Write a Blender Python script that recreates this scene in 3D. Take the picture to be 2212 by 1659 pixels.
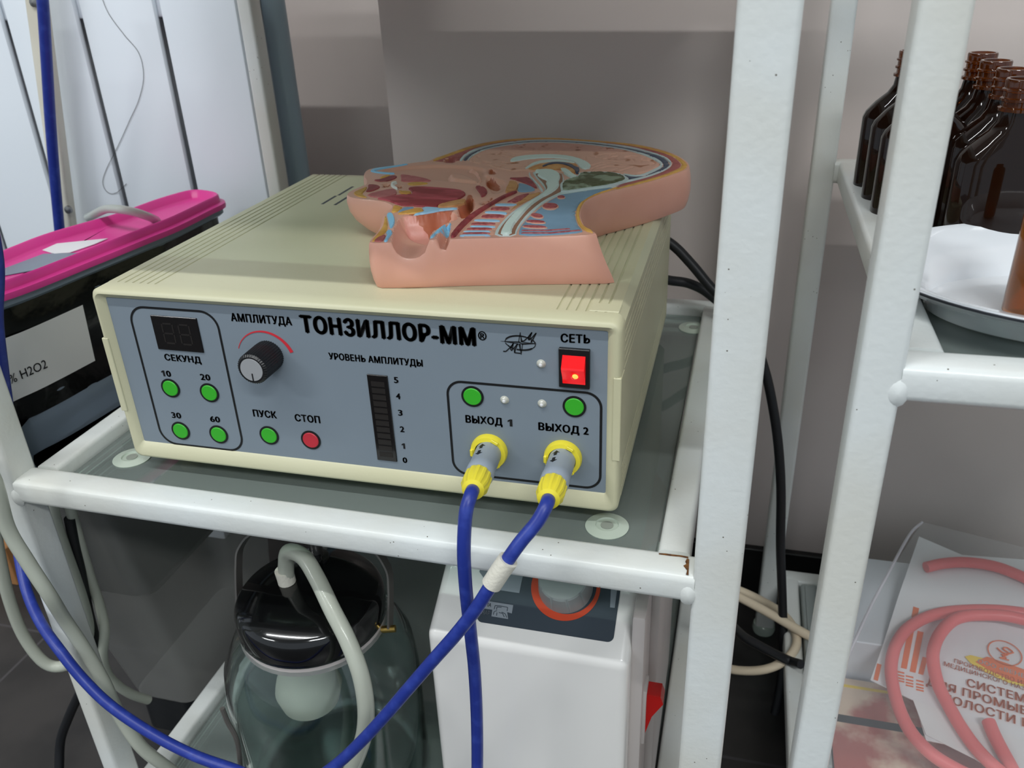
import bpy, bmesh, math, random
import numpy as np
from mathutils import Vector, Matrix
from mathutils.geometry import delaunay_2d_cdt
random.seed(7)
S = bpy.context.scene
COL = S.collection
for o in list(bpy.data.objects): bpy.data.objects.remove(o)

# ------------------------------------------------------------------ camera
F_PX, CAM = 1837.18, Vector((.3718, -.3986, .2890))
YAW, PITCH, ROLL = -.27212, .47138, -.04110
FLOOR = -.375                       # the scene is laid out with z = 0 at the underside of the instrument, then lifted by -FLOOR
def _basis():
    cy, sy = math.cos(YAW), math.sin(YAW)
    f = Vector((sy*math.cos(PITCH), cy*math.cos(PITCH), -math.sin(PITCH)))
    r = Vector((cy, -sy, 0)); u = r.cross(f)
    c, s = math.cos(ROLL), math.sin(ROLL)
    return c*r+s*u, -s*r+c*u, f
CR, CU, CF = _basis()
cam = bpy.data.cameras.new('camera'); cam.sensor_width = 36; cam.lens = 36*F_PX/2212
cam.clip_start = .01; cam.clip_end = 50
cam.dof.use_dof = True; cam.dof.focus_distance = .50; cam.dof.aperture_fstop = 16
CAMO = bpy.data.objects.new('camera', cam); COL.objects.link(CAMO)
CAMO.matrix_world = Matrix(((CR.x, CU.x, -CF.x, CAM.x), (CR.y, CU.y, -CF.y, CAM.y), (CR.z, CU.z, -CF.z, CAM.z), (0, 0, 0, 1)))
S.camera = CAMO
# ------------------------------------------------------------------ world, lamps, exposure
W = bpy.data.worlds.new('room_light'); S.world = W; W.use_nodes = True
W.node_tree.nodes['Background'].inputs[0].default_value = (.80, .90, 1.0, 1)
W.node_tree.nodes['Background'].inputs[1].default_value = .66
S.view_settings.view_transform = 'Standard'; S.view_settings.look = 'None'
S.view_settings.exposure = -0.12; S.view_settings.gamma = 1.0
S.view_settings.use_curve_mapping = False
LAMPS = [((-.5, -.88, 2.14), 2.4, .04, 38.0), ((-2.2, -2.3, 2.14), 1.2, .30, 44.0), ((1.4, -2.0, 2.14), 1.2, .30, 52.0)]  # the long ceiling tube, then two unseen fill lights added for brightness
for loc, sx, sy, pw in LAMPS:
    l = bpy.data.lights.new('tube_and_fill_light', 'AREA'); l.shape = 'RECTANGLE'; l.size = sx; l.size_y = sy
    l.energy = pw; l.color = (.96, .99, 1.0)
    lo = bpy.data.objects.new('tube_and_fill_light', l); COL.objects.link(lo); lo.location = loc

# ------------------------------------------------------------------ helpers
def at(px, py, **k):
    """the point where the camera's line of sight through a photo pixel meets a plane x=, y= or z=, or a plane given by point and normal"""
    d = CF + (px-1106)/F_PX*CR - (py-829.5)/F_PX*CU
    if 'n' in k:
        n = Vector(k['n']); t = (Vector(k['p'])-CAM).dot(n)/d.dot(n)
    else:
        (ax, v), = k.items(); i = 'xyz'.index(ax); t = (v-CAM[i])/d[i]
    return CAM + t*d
def lin(c): c = c/255; return c/12.92 if c <= .04045 else ((c+.055)/1.055)**2.4
def rgb(c): return (lin(c[0]), lin(c[1]), lin(c[2]), 1)
MATS = {}
def mat(name, c, rough=.5, metal=0, c2=None, scale=60, bump=0, bscale=300, spec=.5, trans=0, ior=1.45, alpha=1, emit=None, estr=0, coat=0, sss=0, lo=.4, hi=.65, detail=4, stretch=None):
    m = bpy.data.materials.new(name); m.use_nodes = True; nt = m.node_tree; b = nt.nodes['Principled BSDF']
    b.inputs['Base Color'].default_value = rgb(c); b.inputs['Roughness'].default_value = rough
    b.inputs['Metallic'].default_value = metal; b.inputs['Specular IOR Level'].default_value = spec
    b.inputs['Transmission Weight'].default_value = trans; b.inputs['IOR'].default_value = ior; b.inputs['Alpha'].default_value = alpha
    b.inputs['Coat Weight'].default_value = coat; b.inputs['Subsurface Weight'].default_value = sss
    if sss: b.inputs['Subsurface Radius'].default_value = (.6, .3, .2); b.inputs['Subsurface Scale'].default_value = .006
    if emit: b.inputs['Emission Color'].default_value = rgb(emit); b.inputs['Emission Strength'].default_value = estr
    tc = nt.nodes.new('ShaderNodeTexCoord'); out = tc.outputs['Object']
    if stretch:
        mp = nt.nodes.new('ShaderNodeMapping'); mp.inputs['Scale'].default_value = stretch; nt.links.new(out, mp.inputs[0]); out = mp.outputs[0]
    if c2:
        n = nt.nodes.new('ShaderNodeTexNoise'); n.inputs['Scale'].default_value = scale; n.inputs['Detail'].default_value = detail
        nt.links.new(out, n.inputs['Vector'])
        r = nt.nodes.new('ShaderNodeValToRGB'); r.color_ramp.elements[0].position = lo; r.color_ramp.elements[1].position = hi
        r.color_ramp.elements[0].color = rgb(c); r.color_ramp.elements[1].color = rgb(c2)
        nt.links.new(n.outputs['Fac'], r.inputs[0]); nt.links.new(r.outputs[0], b.inputs['Base Color'])
    if bump:
        n = nt.nodes.new('ShaderNodeTexNoise'); n.inputs['Scale'].default_value = bscale; n.inputs['Detail'].default_value = 3
        nt.links.new(out, n.inputs['Vector'])
        bp = nt.nodes.new('ShaderNodeBump'); bp.inputs['Strength'].default_value = bump; bp.inputs['Distance'].default_value = .001
        nt.links.new(n.outputs['Fac'], bp.inputs['Height']); nt.links.new(bp.outputs[0], b.inputs['Normal'])
    MATS[name] = m; return m
ORG = {}
def tag(o, label=None, cat=None, group=None, kind=None):
    if label: o['label'] = label
    if cat: o['category'] = cat
    if group: o['group'] = group
    if kind: o['kind'] = kind
    return o
def thing(name, label, cat, loc, group=None):
    o = bpy.data.objects.new(name, None); COL.objects.link(o); o.location = loc; o.empty_display_size = .02
    ORG[o] = Vector(loc); return tag(o, label, cat, group)
def make(name, geo, m, parent=None, smooth=True, label=None, angle=35, base=None):
    """geo: (verts, faces) or a list of such; links ONE mesh object, with its origin at its parent's or at its own base"""
    if isinstance(geo, tuple): geo = [geo]
    vs, fs = [], []
    for v, f in geo:
        k = len(vs); vs += [Vector(p) for p in v]; fs += [[i+k for i in q] for q in f]
    if parent: org = ORG[parent]
    else:
        lo = [min(p[i] for p in vs) for i in range(3)]; hi = [max(p[i] for p in vs) for i in range(3)]
        org = Vector(base) if base else Vector(((lo[0]+hi[0])/2, (lo[1]+hi[1])/2, lo[2]))
    me = bpy.data.meshes.new(name); me.from_pydata([p-org for p in vs], [], fs); me.update()
    b = bmesh.new(); b.from_mesh(me); bmesh.ops.recalc_face_normals(b, faces=b.faces)
    if smooth:
        for e in b.edges:
            if len(e.link_faces) == 2: e.smooth = e.calc_face_angle(0) < math.radians(angle)
        for f in b.faces: f.smooth = True
    b.to_mesh(me); b.free(); me.materials.append(m)
    o = bpy.data.objects.new(name, me); COL.objects.link(o); ORG[o] = org
    if parent: o.parent = parent
    else: o.location = org
    if label: o['label'] = label
    return o
def makes(name, geos, m, parent, **k):
    for g in geos: make(name, g, m, parent, **k)
def pits(m, scale, thr, c):
    """a few pinholes in the paint"""
    nt = m.node_tree; b = nt.nodes['Principled BSDF']; tc = nt.nodes.new('ShaderNodeTexCoord'); v = nt.nodes.new('ShaderNodeTexVoronoi'); v.inputs['Scale'].default_value = scale
    k = nt.nodes.new('ShaderNodeMath'); k.operation = 'LESS_THAN'; k.inputs[1].default_value = thr; n = nt.nodes.new('ShaderNodeTexNoise'); n.inputs['Scale'].default_value = 30
    q = nt.nodes.new('ShaderNodeMath'); q.operation = 'GREATER_THAN'; q.inputs[1].default_value = .56; w = nt.nodes.new('ShaderNodeMath'); w.operation = 'MULTIPLY'
    mx = nt.nodes.new('ShaderNodeMix'); mx.data_type = 'RGBA'; src = b.inputs['Base Color'].links[0].from_socket
    for a, o in ((tc.outputs['Object'], v.inputs['Vector']), (v.outputs['Distance'], k.inputs[0]), (tc.outputs['Object'], n.inputs['Vector']), (n.outputs['Fac'], q.inputs[0]), (k.outputs[0], w.inputs[0]), (q.outputs[0], w.inputs[1]), (w.outputs[0], mx.inputs[0]), (src, mx.inputs[6]), (mx.outputs[2], b.inputs['Base Color'])): nt.links.new(a, o)
    mx.inputs[7].default_value = rgb(c)
def bmgeo(b):
    b.verts.index_update(); g = ([v.co.copy() for v in b.verts], [[v.index for v in f.verts] for f in b.faces]); b.free(); return g
def box(x0, x1, y0, y1, z0, z1, r=0, seg=2):
    b = bmesh.new(); bmesh.ops.create_cube(b, size=1)
    for v in b.verts: v.co = Vector((x0+(v.co.x+.5)*(x1-x0), y0+(v.co.y+.5)*(y1-y0), z0+(v.co.z+.5)*(z1-z0)))
    if r: bmesh.ops.bevel(b, geom=b.edges[:], offset=r, segments=seg, profile=.5, affect='EDGES')
    return bmgeo(b)
def xf(geo, M): return ([M @ Vector(v) for v in geo[0]], geo[1])
def bar(p0, p1, w, h, r=.003, up=(0, 0, 1), seg=3):
    """rounded rectangular tube from p0 to p1: w across, h along up"""
    p0, p1 = Vector(p0), Vector(p1); d = p1-p0; L = d.length; d.normalize(); u = Vector(up); s = d.cross(u).normalized(); u = s.cross(d)
    g = box(-w/2, w/2, 0, L, -h/2, h/2, 0)
    b = bmesh.new(); vs = [b.verts.new(v) for v in g[0]]
    for f in g[1]: b.faces.new([vs[i] for i in f])
    e = [e for e in b.edges if abs(e.verts[0].co.y-e.verts[1].co.y) > L*.5]
    bmesh.ops.bevel(b, geom=e, offset=r, segments=seg, profile=.5, affect='EDGES')
    g = bmgeo(b); M = Matrix(((s.x, d.x, u.x, p0.x), (s.y, d.y, u.y, p0.y), (s.z, d.z, u.z, p0.z), (0, 0, 0, 1)))
    return xf(g, M)
def spline(pts, k=8):
    P = [Vector(p) for p in pts]; P = [2*P[0]-P[1]]+P+[2*P[-1]-P[-2]]; out = []
    for i in range(1, len(P)-2):
        a, b, c, d = P[i-1:i+3]
        for j in range(k):
            t = j/k; out.append(.5*((2*b)+(c-a)*t+(2*a-5*b+4*c-d)*t*t+(3*b-a-3*c+d)*t**3))
    return out+[P[-2]]
def tube(pts, r, n=14, k=8, smooth=True, cap=True, rad=None):
    P = spline(pts, k) if smooth else [Vector(p) for p in pts]
    vs, fs = [], []; T = [(P[min(i+1, len(P)-1)]-P[max(i-1, 0)]).normalized() for i in range(len(P))]
    a = T[0].orthogonal().normalized()
    for i, p in enumerate(P):
        a = (a-T[i]*a.dot(T[i])).normalized(); b = T[i].cross(a); rr = rad(i/(len(P)-1)) if rad else r
        for j in range(n):
            w = 2*math.pi*j/n; vs.append(p+rr*(a*math.cos(w)+b*math.sin(w)))
        if i:
            for j in range(n): fs.append([(i-1)*n+j, (i-1)*n+(j+1) % n, i*n+(j+1) % n, i*n+j])
    if cap: fs += [list(range(n))[::-1], [len(vs)-n+j for j in range(n)]]
    return vs, fs
def lathe(prof, c=(0, 0, 0), axis=(0, 0, 1), n=40, rfun=None, sx=1, sy=1):
    """prof: (radius, height) pairs along axis from c"""
    c = Vector(c); z = Vector(axis).normalized(); q = Vector((0, 0, 1)).rotation_difference(z); vs, fs = [], []
    for i, (r, h) in enumerate(prof):
        for j in range(n):
            w = 2*math.pi*j/n; rr = r*(rfun(w, i) if rfun else 1)
            vs.append(c+q @ Vector((rr*math.cos(w)*sx, rr*math.sin(w)*sy, h)))
        if i:
            for j in range(n): fs.append([(i-1)*n+j, (i-1)*n+(j+1) % n, i*n+(j+1) % n, i*n+j])
    if prof[0][0] > 1e-6: fs.append(list(range(n))[::-1])
    if prof[-1][0] > 1e-6: fs.append([len(vs)-n+j for j in range(n)])
    return vs, fs
def plate(pts, nrm, t):
    """a flat polygon given in space, made t thick towards nrm"""
    P = [Vector(p) for p in pts]; n = Vector(nrm).normalized()*t; k = len(P)
    tris = __import__('mathutils').geometry.tessellate_polygon([P])
    vs = P+[p+n for p in P]; fs = [list(f)[::-1] for f in tris]+[[i+k for i in f] for f in tris]
    fs += [[i, (i+1) % k, (i+1) % k+k, i+k] for i in range(k)]
    return vs, fs
def rrect(x0, x1, y0, y1, r, n=8):
    out = []
    for cx, cy, a in ((x1-r, y1-r, 0), (x0+r, y1-r, 90), (x0+r, y0+r, 180), (x1-r, y0+r, 270)):
        for i in range(n+1):
            w = math.radians(a+90*i/n); out.append((cx+r*math.cos(w), cy+r*math.sin(w)))
    return out
def ring(outer, inner, t, f):
    """flat ring between two loops of equally many (u, v) points, t thick, f(u, v, w) -> space"""
    n = len(outer); vs = [f(u, v, 0) for u, v in outer]+[f(u, v, 0) for u, v in inner]+[f(u, v, t) for u, v in outer]+[f(u, v, t) for u, v in inner]; fs = []
    for i in range(n):
        j = (i+1) % n
        fs += [[i, j, n+j, n+i], [2*n+i, 2*n+j, 3*n+j, 3*n+i], [i, j, 2*n+j, 2*n+i], [n+i, n+j, 3*n+j, 3*n+i]]
    return vs, fs
def _textmesh(s, bold):
    cu = bpy.data.curves.new('t', 'FONT'); cu.body = s; cu.resolution_u = 3; cu.space_character = 1+bold*1.6
    o = bpy.data.objects.new('t', cu); COL.objects.link(o); bpy.context.view_layer.update()
    me = bpy.data.meshes.new_from_object(o.evaluated_get(bpy.context.evaluated_depsgraph_get()))
    v0 = [v.co.copy() for v in me.vertices]; f0 = [list(p.vertices) for p in me.polygons]; vs, fs = [], []
    for dx, dy in ((0, 0), (bold, 0), (-bold, 0), (0, bold*.45), (0, -bold*.45), (bold*.5, 0), (-bold*.5, 0)) if bold else ((0, 0),):   # overlapping passes thicken the strokes
        k = len(vs); vs += [v+Vector((dx, dy, 0)) for v in v0]; fs += [[i+k for i in f] for f in f0]
    bpy.data.objects.remove(o); bpy.data.meshes.remove(me); return vs, fs
_cap = {}
def text(name, s, A, B, up, nrm, cap, m, parent, bold=.03, lift=.0002):
    """printed lettering: baseline from A to B, capital height cap"""
    if 'H' not in _cap:
        g = _textmesh('H', 0); _cap['H'] = max(v.y for v in g[0])
    v, f = _textmesh(s, bold); x0 = min(p.x for p in v); w = max(p.x for p in v)-x0
    A, B = Vector(A), Vector(B); ex = (B-A); L = ex.length; ex = ex/L; n = Vector(nrm).normalized(); u = Vector(up); u = (u-n*u.dot(n)).normalized()
    k = cap/_cap['H']
    return make(name, ([A+ex*((p.x-x0)/w*L)+u*(p.y*k)+n*lift for p in v], f), m, parent, smooth=False)
def dup(o, parent=None):
    c = o.copy(); COL.objects.link(c); ORG[c] = ORG[o]
    if parent: c.parent = parent
    for ch in [x for x in bpy.data.objects if x.parent == o]: dup(ch, c)
    return c

# ------------------------------------------------------------------ materials
M = MATS
mat('white_enamel', (222, 226, 224), .28, bump=.18, bscale=260, c2=(214, 214, 206), scale=9)
pits(M['white_enamel'], 210, .08, (92, 84, 70))
mat('cream_enamel', (222, 218, 203), .32, bump=.15, bscale=260, c2=(210, 204, 186), scale=9)
mat('wall_paint', (212, 201, 195), .62, c2=(205, 193, 187), scale=3, bump=.1, bscale=120)
mat('tile_dark', (52, 50, 49), .35, c2=(36, 36, 36), scale=14)
mat('ceiling_paint', (235, 236, 232), .8)
mat('abs_cream', (203, 200, 170), .42, c2=(197, 193, 160), scale=5, bump=.06, bscale=900)
mat('abs_cream_dark', (205, 196, 160), .42)
mat('panel_grey', (127, 138, 148), .45, c2=(122, 133, 143), scale=4)
mat('print_black', (14, 14, 16), .5)
mat('black_plastic', (22, 22, 24), .35)
mat('display_black', (16, 13, 13), .18, coat=.3)
mat('segment_off', (34, 30, 28), .4)
mat('button_green', (54, 172, 40), .45)
mat('button_red', (190, 44, 58), .45)
mat('arc_red', (205, 48, 60), .5)
mat('brushed_metal', (200, 202, 204), .35, metal=.55)
mat('rocker_red', (225, 20, 28), .12, trans=.25, emit=(255, 16, 20), estr=.55, coat=.5)
mat('rocker_lamp', (255, 170, 90), .3, emit=(255, 120, 50), estr=3.0)
mat('rocker_mark', (255, 130, 130), .4, emit=(255, 90, 90), estr=.25)
mat('led_clear', (212, 212, 200), .12, trans=.25, coat=.5)
mat('plug_yellow', (232, 216, 60), .35)
mat('plug_grey', (150, 160, 172), .4)
mat('cable_blue', (34, 52, 138), .38, c2=(50, 70, 158), scale=120, lo=.5, hi=.75)
mat('tape_white', (218, 214, 200), .6, bump=.4, bscale=500)
mat('rubber_black', (20, 21, 24), .45)
mat('cable_cream', (222, 206, 180), .5)
mat('rust', (120, 78, 36), .9, c2=(70, 40, 18), scale=400)
gm = mat('shelf_glass', (200, 214, 208), .04)
gn = gm.node_tree; gb = gn.nodes['Principled BSDF']; gt = gn.nodes.new('ShaderNodeBsdfTransparent'); gt.inputs[0].default_value = rgb((226, 240, 234))
gl = gn.nodes.new('ShaderNodeBsdfGlossy'); gl.inputs['Roughness'].default_value = .04; gf = gn.nodes.new('ShaderNodeFresnel'); gf.inputs[0].default_value = 1.5
m1 = gn.nodes.new('ShaderNodeMixShader'); m2 = gn.nodes.new('ShaderNodeMixShader'); m1.inputs[0].default_value = .30      # a thin film of dust on clear glass
gn.links.new(gt.outputs[0], m1.inputs[1]); gn.links.new(gb.outputs[0], m1.inputs[2]); gn.links.new(gf.outputs[0], m2.inputs[0]); gn.links.new(m1.outputs[0], m2.inputs[1]); gn.links.new(gl.outputs[0], m2.inputs[2])
gn.links.new(m2.outputs[0], gn.nodes['Material Output'].inputs[0])
mat('glass_edge', (120, 150, 140), .1)
mat('pad_silicone', (188, 200, 186), .2, coat=.3)
mat('pad_core', (150, 156, 146), .4)
mat('radiator_white', (226, 232, 238), .3)
mat('pipe_grey', (150, 168, 178), .35)
mat('hair_dark', (40, 34, 32), .6)
mat('lid_pink', (226, 66, 152), .35)
mat('tub_clear', (150, 165, 180), .25, trans=.4, ior=1.2)
mat('film_black', (12, 12, 13), .16, bump=1.0, bscale=40, coat=.4)
mat('label_paper', (226, 226, 226), .6)
mat('print_dark', (40, 40, 44), .6)
mat('silicone', (206, 214, 206), .3, trans=.35, ior=1.35, coat=.2)
mat('silicone_tube', (196, 200, 186), .3, trans=.25, ior=1.35, coat=.2)
mat('bin_clear', (150, 150, 146), .35, alpha=.42)
mat('bag_dark', (26, 29, 32), .3, bump=.6, bscale=30)
mat('cardboard', (150, 104, 62), .8)
mat('jar_glass', (232, 244, 242), .03, trans=1, ior=1.48)
mat('bakelite', (10, 10, 11), .12, coat=.6)
mat('steel', (150, 148, 146), .35, metal=1)
mat('steel_strap', (120, 116, 112), .45, metal=.6)
mat('brass', (190, 160, 90), .35, metal=1)
mat('float_white', (222, 216, 200), .6, bump=.3, bscale=60)
mat('pump_white', (228, 226, 222), .25, coat=.3)
mat('pump_panel', (52, 62, 72), .45)
mat('pump_print', (134, 142, 150), .5)
mat('pump_orange', (196, 66, 32), .5)
mat('pump_knob', (150, 157, 155), .45)
mat('pump_side', (196, 188, 184), .45)
mat('switch_red', (200, 24, 20), .2, coat=.4)
mat('amber_glass', (128, 64, 14), .05, trans=.8, ior=1.48, coat=.3)
mat('amber_dark', (26, 12, 6), .05, trans=.16, ior=1.48, spec=.4)
mat('amber_light', (196, 120, 30), .08, trans=.75, ior=1.48)
mat('dish_enamel', (236, 240, 244), .12, coat=.5)
mat('dish_rim', (28, 32, 40), .4)
mat('paper_white', (226, 226, 228), .7)
mat('print_orange', (226, 110, 52), .6)
mat('print_yellow', (236, 206, 60), .6)
mat('tube_pink', (228, 112, 112), .4, sss=.2)
mat('bag_film', (235, 235, 238), .12, alpha=.09)
mat('bag_seam', (225, 222, 228), .3, alpha=.6)
mat('mag_print', (222, 200, 178), .3, c2=(172, 92, 84), scale=15, lo=.46, hi=.56, detail=6)
mat('box_white', (214, 218, 224), .5)

# ------------------------------------------------------------------ the setting
WY = .40                                        # face of the back wall
def struct(name, geo, m, **k): return tag(make(name, geo, m, **k), kind='structure')
struct('wall_back', box(.036, 2.4, WY, WY+.25, FLOOR, 2.2), M['wall_paint'], smooth=False)
struct('wall_niche', box(-2.6, .036, .53, .65, FLOOR, 2.2), M['wall_paint'], smooth=False)
struct('ceiling', box(-3.6, 3.0, -3.2, .65, 2.2, 2.25), M['ceiling_paint'], smooth=False)
fl = struct('floor', box(-3.6, 3.0, -3.2, .65, FLOOR-.05, FLOOR), M['tile_dark'], smooth=False)
# joints between the floor tiles are part of the floor's own material
nt = M['tile_dark'].node_tree
br = nt.nodes.new('ShaderNodeTexBrick'); br.offset = 0; br.inputs['Scale'].default_value = 1
br.inputs['Brick Width'].default_value = .3; br.inputs['Row Height'].default_value = .3; br.inputs['Mortar Size'].default_value = .0016
mp = nt.nodes.new('ShaderNodeMapping'); mp.inputs['Location'].default_value = (.037, .06, 0)
tc = nt.nodes.new('ShaderNodeTexCoord'); nt.links.new(tc.outputs['Object'], mp.inputs[0]); nt.links.new(mp.outputs[0], br.inputs['Vector'])
mx = nt.nodes.new('ShaderNodeMix'); mx.data_type = 'RGBA'; nt.links.new(br.outputs['Fac'], mx.inputs[0])
bs = nt.nodes['Principled BSDF']; src = bs.inputs['Base Color'].links[0].from_socket
nt.links.new(src, mx.inputs[6]); mx.inputs[7].default_value = rgb((66, 64, 66)); nt.links.new(mx.outputs[2], bs.inputs['Base Color'])
mat('tile_skirting', (30, 29, 29), .3, c2=(22, 22, 22), scale=20)
struct('baseboard_back', [box(.036+.3*i, .036+.3*i+.2985, WY-.009, WY, FLOOR, FLOOR+.066, .001, 1) for i in range(8)], M['tile_skirting'], smooth=False)
for (loc, sx, sy, pw), lab in zip(LAMPS, ('long white ceiling light right above the white cart', 'unseen short fill light added over the window side of the room', 'unseen short fill light added to brighten the bottle cart side')):
    x, y, z = loc
    t = thing('ceiling_and_fill_light', lab, 'ceiling light', (x, y, 2.2), 'ceiling lights of the room')
    make('housing', box(x-sx/2-.03, x+sx/2+.03, y-sy/2-.04, y+sy/2+.04, 2.155, 2.2, .004), M['white_enamel'], t)
    makes('end_cap', [box(x+s*(sx/2+.01)-.01, x+s*(sx/2+.01)+.01, y-sy/2, y+sy/2, 2.13, 2.155) for s in (-1, 1)], M['box_white'], t)

# ------------------------------------------------------------------ radiator, pipe, stand behind
gap = [(at(165, 0, y=.345).x+at(262, 430, y=.345).x)/2, (at(340, 0, y=.345).x+at(414, 410, y=.345).x)/2]
pitch = gap[1]-gap[0]
rad = thing('radiator', 'white sectional radiator standing in the wall niche behind the pink lid', 'radiator', (gap[0], .38, -.27))
for k in range(-4, 1):
    x0 = gap[1]+k*pitch+.0034; x1 = min(x0+pitch-.0068, -.0785)
    make('section', [box(x0, x1, .345, .352, -.24, .285, .0025), box((x0+x1)/2-.012, (x0+x1)/2+.012, .352, .43, -.22, .27, .002), box(x0+.006, x1-.006, .425, .432, -.22, .27, .002)], M['radiator_white'], rad)
REND = -.0785
makes('foot', [box(gap[1]+k*pitch-.015, gap[1]+k*pitch+.015, .36, .42, FLOOR, -.215, .003) for k in (-3, -1)], M['radiator_white'], rad)
makes('collector', [box(gap[1]-4*pitch, -.0795, .3525, .43, z0, z1, .003) for z0, z1 in ((-.235, -.20), (.245, .281))], M['radiator_white'], rad)
px_ = at(617, 187, y=.392)
tag(make('heating_pipe', tube([(px_.x, .392, FLOOR), (px_.x, .392, 2.2)], .0112, n=24, smooth=False), M['pipe_grey']), 'blue-grey vertical heating pipe between the radiator and the taupe wall', 'pipe')
hair = [at(x, y, y=.3443) for x, y in ((218, -10), (235, 30), (268, 75), (300, 115), (310, 165), (300, 215), (280, 260), (262, 300), (245, 335), (230, 365), (222, 390), (226, 408), (238, 418), (252, 416), (265, 405), (273, 397))]
tag(make('hair', tube(hair, .00022, n=6), M['hair_dark']), 'single long dark hair curling down the white radiator', 'hair')
p0, p1 = at(80, 0, y=.325), at(143, 480, y=.325); d = (p0-p1)/(p0.z-p1.z)
st = thing('metal_stand', 'slim cream metal post leaning before the radiator behind the blue cable', 'stand', p1+d*(FLOOR-p1.z))
make('post', bar(p1+d*(FLOOR-p1.z), p1+d*(.75-p1.z), .019, .012, .003, up=(0, 1, 0)), M['cream_enamel'], st)
makes('bolt', [lathe([(.0001, 0), (.004, 0), (.004, .003), (.0001, .004)], at(x, y, y=.319), (0, -1, 0), 14) for x, y in ((150, 452), (76, 5))], M['steel'], st)

# ------------------------------------------------------------------ carts
def cart(name, label, xl, xr, yf, yr, levels, ztop, mt, rails, pads=(), yaw=0, glass_dz=-.009, solid=()):
    cx, cy = (xl[0]+xr[1])/2, (yf[0]+yr[1])/2
    t = thing(name, label, 'cart', (cx, cy, FLOOR))
    for xs in (xl, xr):
        for ys in (yf, yr):
            lg = make('leg', bar(((xs[0]+xs[1])/2, (ys[0]+ys[1])/2, FLOOR+.012), ((xs[0]+xs[1])/2, (ys[0]+ys[1])/2, ztop), xs[1]-xs[0], ys[1]-ys[0], .0028, up=(0, 1, 0)), mt, t)
            make('glide', lathe([(.0001, 0), (.011, 0), (.012, .004), (.011, .010), (.007, .013), (.0001, .013)], ((xs[0]+xs[1])/2, (ys[0]+ys[1])/2, FLOOR), n=24), M['pad_silicone'], lg)
    w, h = .0185, .0175
    lx0, lx1, rx0, rx1 = rails
    for z in levels:
        zc = z-h/2
        make('front_rail', bar((xl[1]-.001, yf[0]+.0103, zc), (xr[0]+.001, yf[0]+.0103, zc), .0205, h, .004), mt, t)
        make('rear_rail', bar((xl[1]-.001, yr[0]+.008, zc), (xr[0]+.001, yr[0]+.008, zc), .018, h, .004), mt, t)
        make('side_rail', bar(((lx0+lx1)/2, yf[0]+.0206, zc), ((lx0+lx1)/2, yr[0]+.001, zc), lx1-lx0, h, .003), mt, t)
        make('side_rail', bar(((rx0+rx1)/2, yf[0]+.0206, zc), ((rx0+rx1)/2, yr[0]+.001, zc), rx1-rx0, h, .003), mt, t)
        zg = z+glass_dz
        if z in solid: make('steel_shelf', box(lx1, rx0, yf[0]+.0205, yr[0], z-.006, z-.002), mt, t)
        elif z < .5:
            make('glass_shelf', box(lx1+.0015, rx0-.0015, yf[0]+.0215, yr[0]-.003, zg-.004, zg, .0006, 1), M['shelf_glass'], t, smooth=False)
            makes('shelf_support', [box(x-.012, x+.012, y-.012, y+.012, zg-.0065, zg-.0042) for x in (lx1+.012, rx0-.012) for y in (yf[0]+.032, yr[0]-.012)], mt, t)
        wb = [lathe([(.0001, -.0022), (.0030, -.0017), (.0048, 0), (.0030, .0017), (.0001, .0022)], p, (0, 1, 0), 14, sy=1.5) for p in
              ((xl[1]-.0015, yf[0]+.001, zc-.004), (xr[0]-.002, yf[0]+.001, zc-.003), (lx0+.004, yr[0], zc-.002), (rx1-.004, yr[0], zc-.002))]
        makes('weld_bead', wb, mt, t)
    for (x, y, z) in pads:
        pd = make('suction_pad', lathe([(.0001, 0), (.0125, 0), (.0127, .0006), (.0085, .0014), (.0068, .0018), (.0064, .0008), (.0040, .0008), (.0001, .0008)], (x, y, z+.0001), n=36), M['pad_silicone'], t)
        make('core', lathe([(.0001, 0), (.0037, 0), (.0037, .0005), (.0001, .0006)], (x, y, z+.0009), n=24), M['pad_core'], pd)
    return t
def shell_(rows):
    vs, fs = [], []
    for k, (x0, x1, y0, y1, z) in enumerate(rows):
        vs += [(x0, y0, z), (x1, y0, z), (x1, y1, z), (x0, y1, z)]
        if k: fs += [[4*k-4+j, 4*k-4+(j+1) % 4, 4*k+(j+1) % 4, 4*k+j] for j in range(4)]
    return vs, fs+[[0, 1, 2, 3][::-1], [len(vs)-4+j for j in range(4)]]
# the white cart that carries the instrument
zg = -.012
CT = cart('instrument_cart', 'white welded tube cart with glass shelves carrying the cream instrument', (-.0775, -.0635), (.3657, .3897), (-.0395, -.0185), (.338, .357),
          (-.2975, -.003, .297), .46, M['white_enamel'], (-.0630, -.0465, .3456, .3630),
          [(.3135, .0066, zg), (-.0161, .0141, zg), (at(1490, 705, z=zg).x, at(1490, 705, z=zg).y, zg), (-.016, .312, zg)])
rg = [plate([at(x, y, z=-.0028) for x, y in q], (0, 0, 1), .0002) for q in ([(1426, 1186), (1440, 1186.5), (1455, 1188.5), (1472, 1190), (1489, 1193), (1489, 1196), (1470, 1192.5), (1455, 1191.5), (1426, 1188)], [(1486, 1197), (1491, 1198), (1490.5, 1232), (1485, 1231), (1487, 1222), (1483, 1217), (1479, 1212), (1485, 1209), (1483, 1203)])]
makes('rust_patch', rg, M['rust'], CT)
rotp = [o for o in (CT,)]
CT.rotation_euler.z = -.0112
cx, cy = CT.location.x, CT.location.y
CT.location.x = cx*math.cos(.0112)+cy*math.sin(.0112); CT.location.y = cy*math.cos(.0112)-cx*math.sin(.0112)
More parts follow.
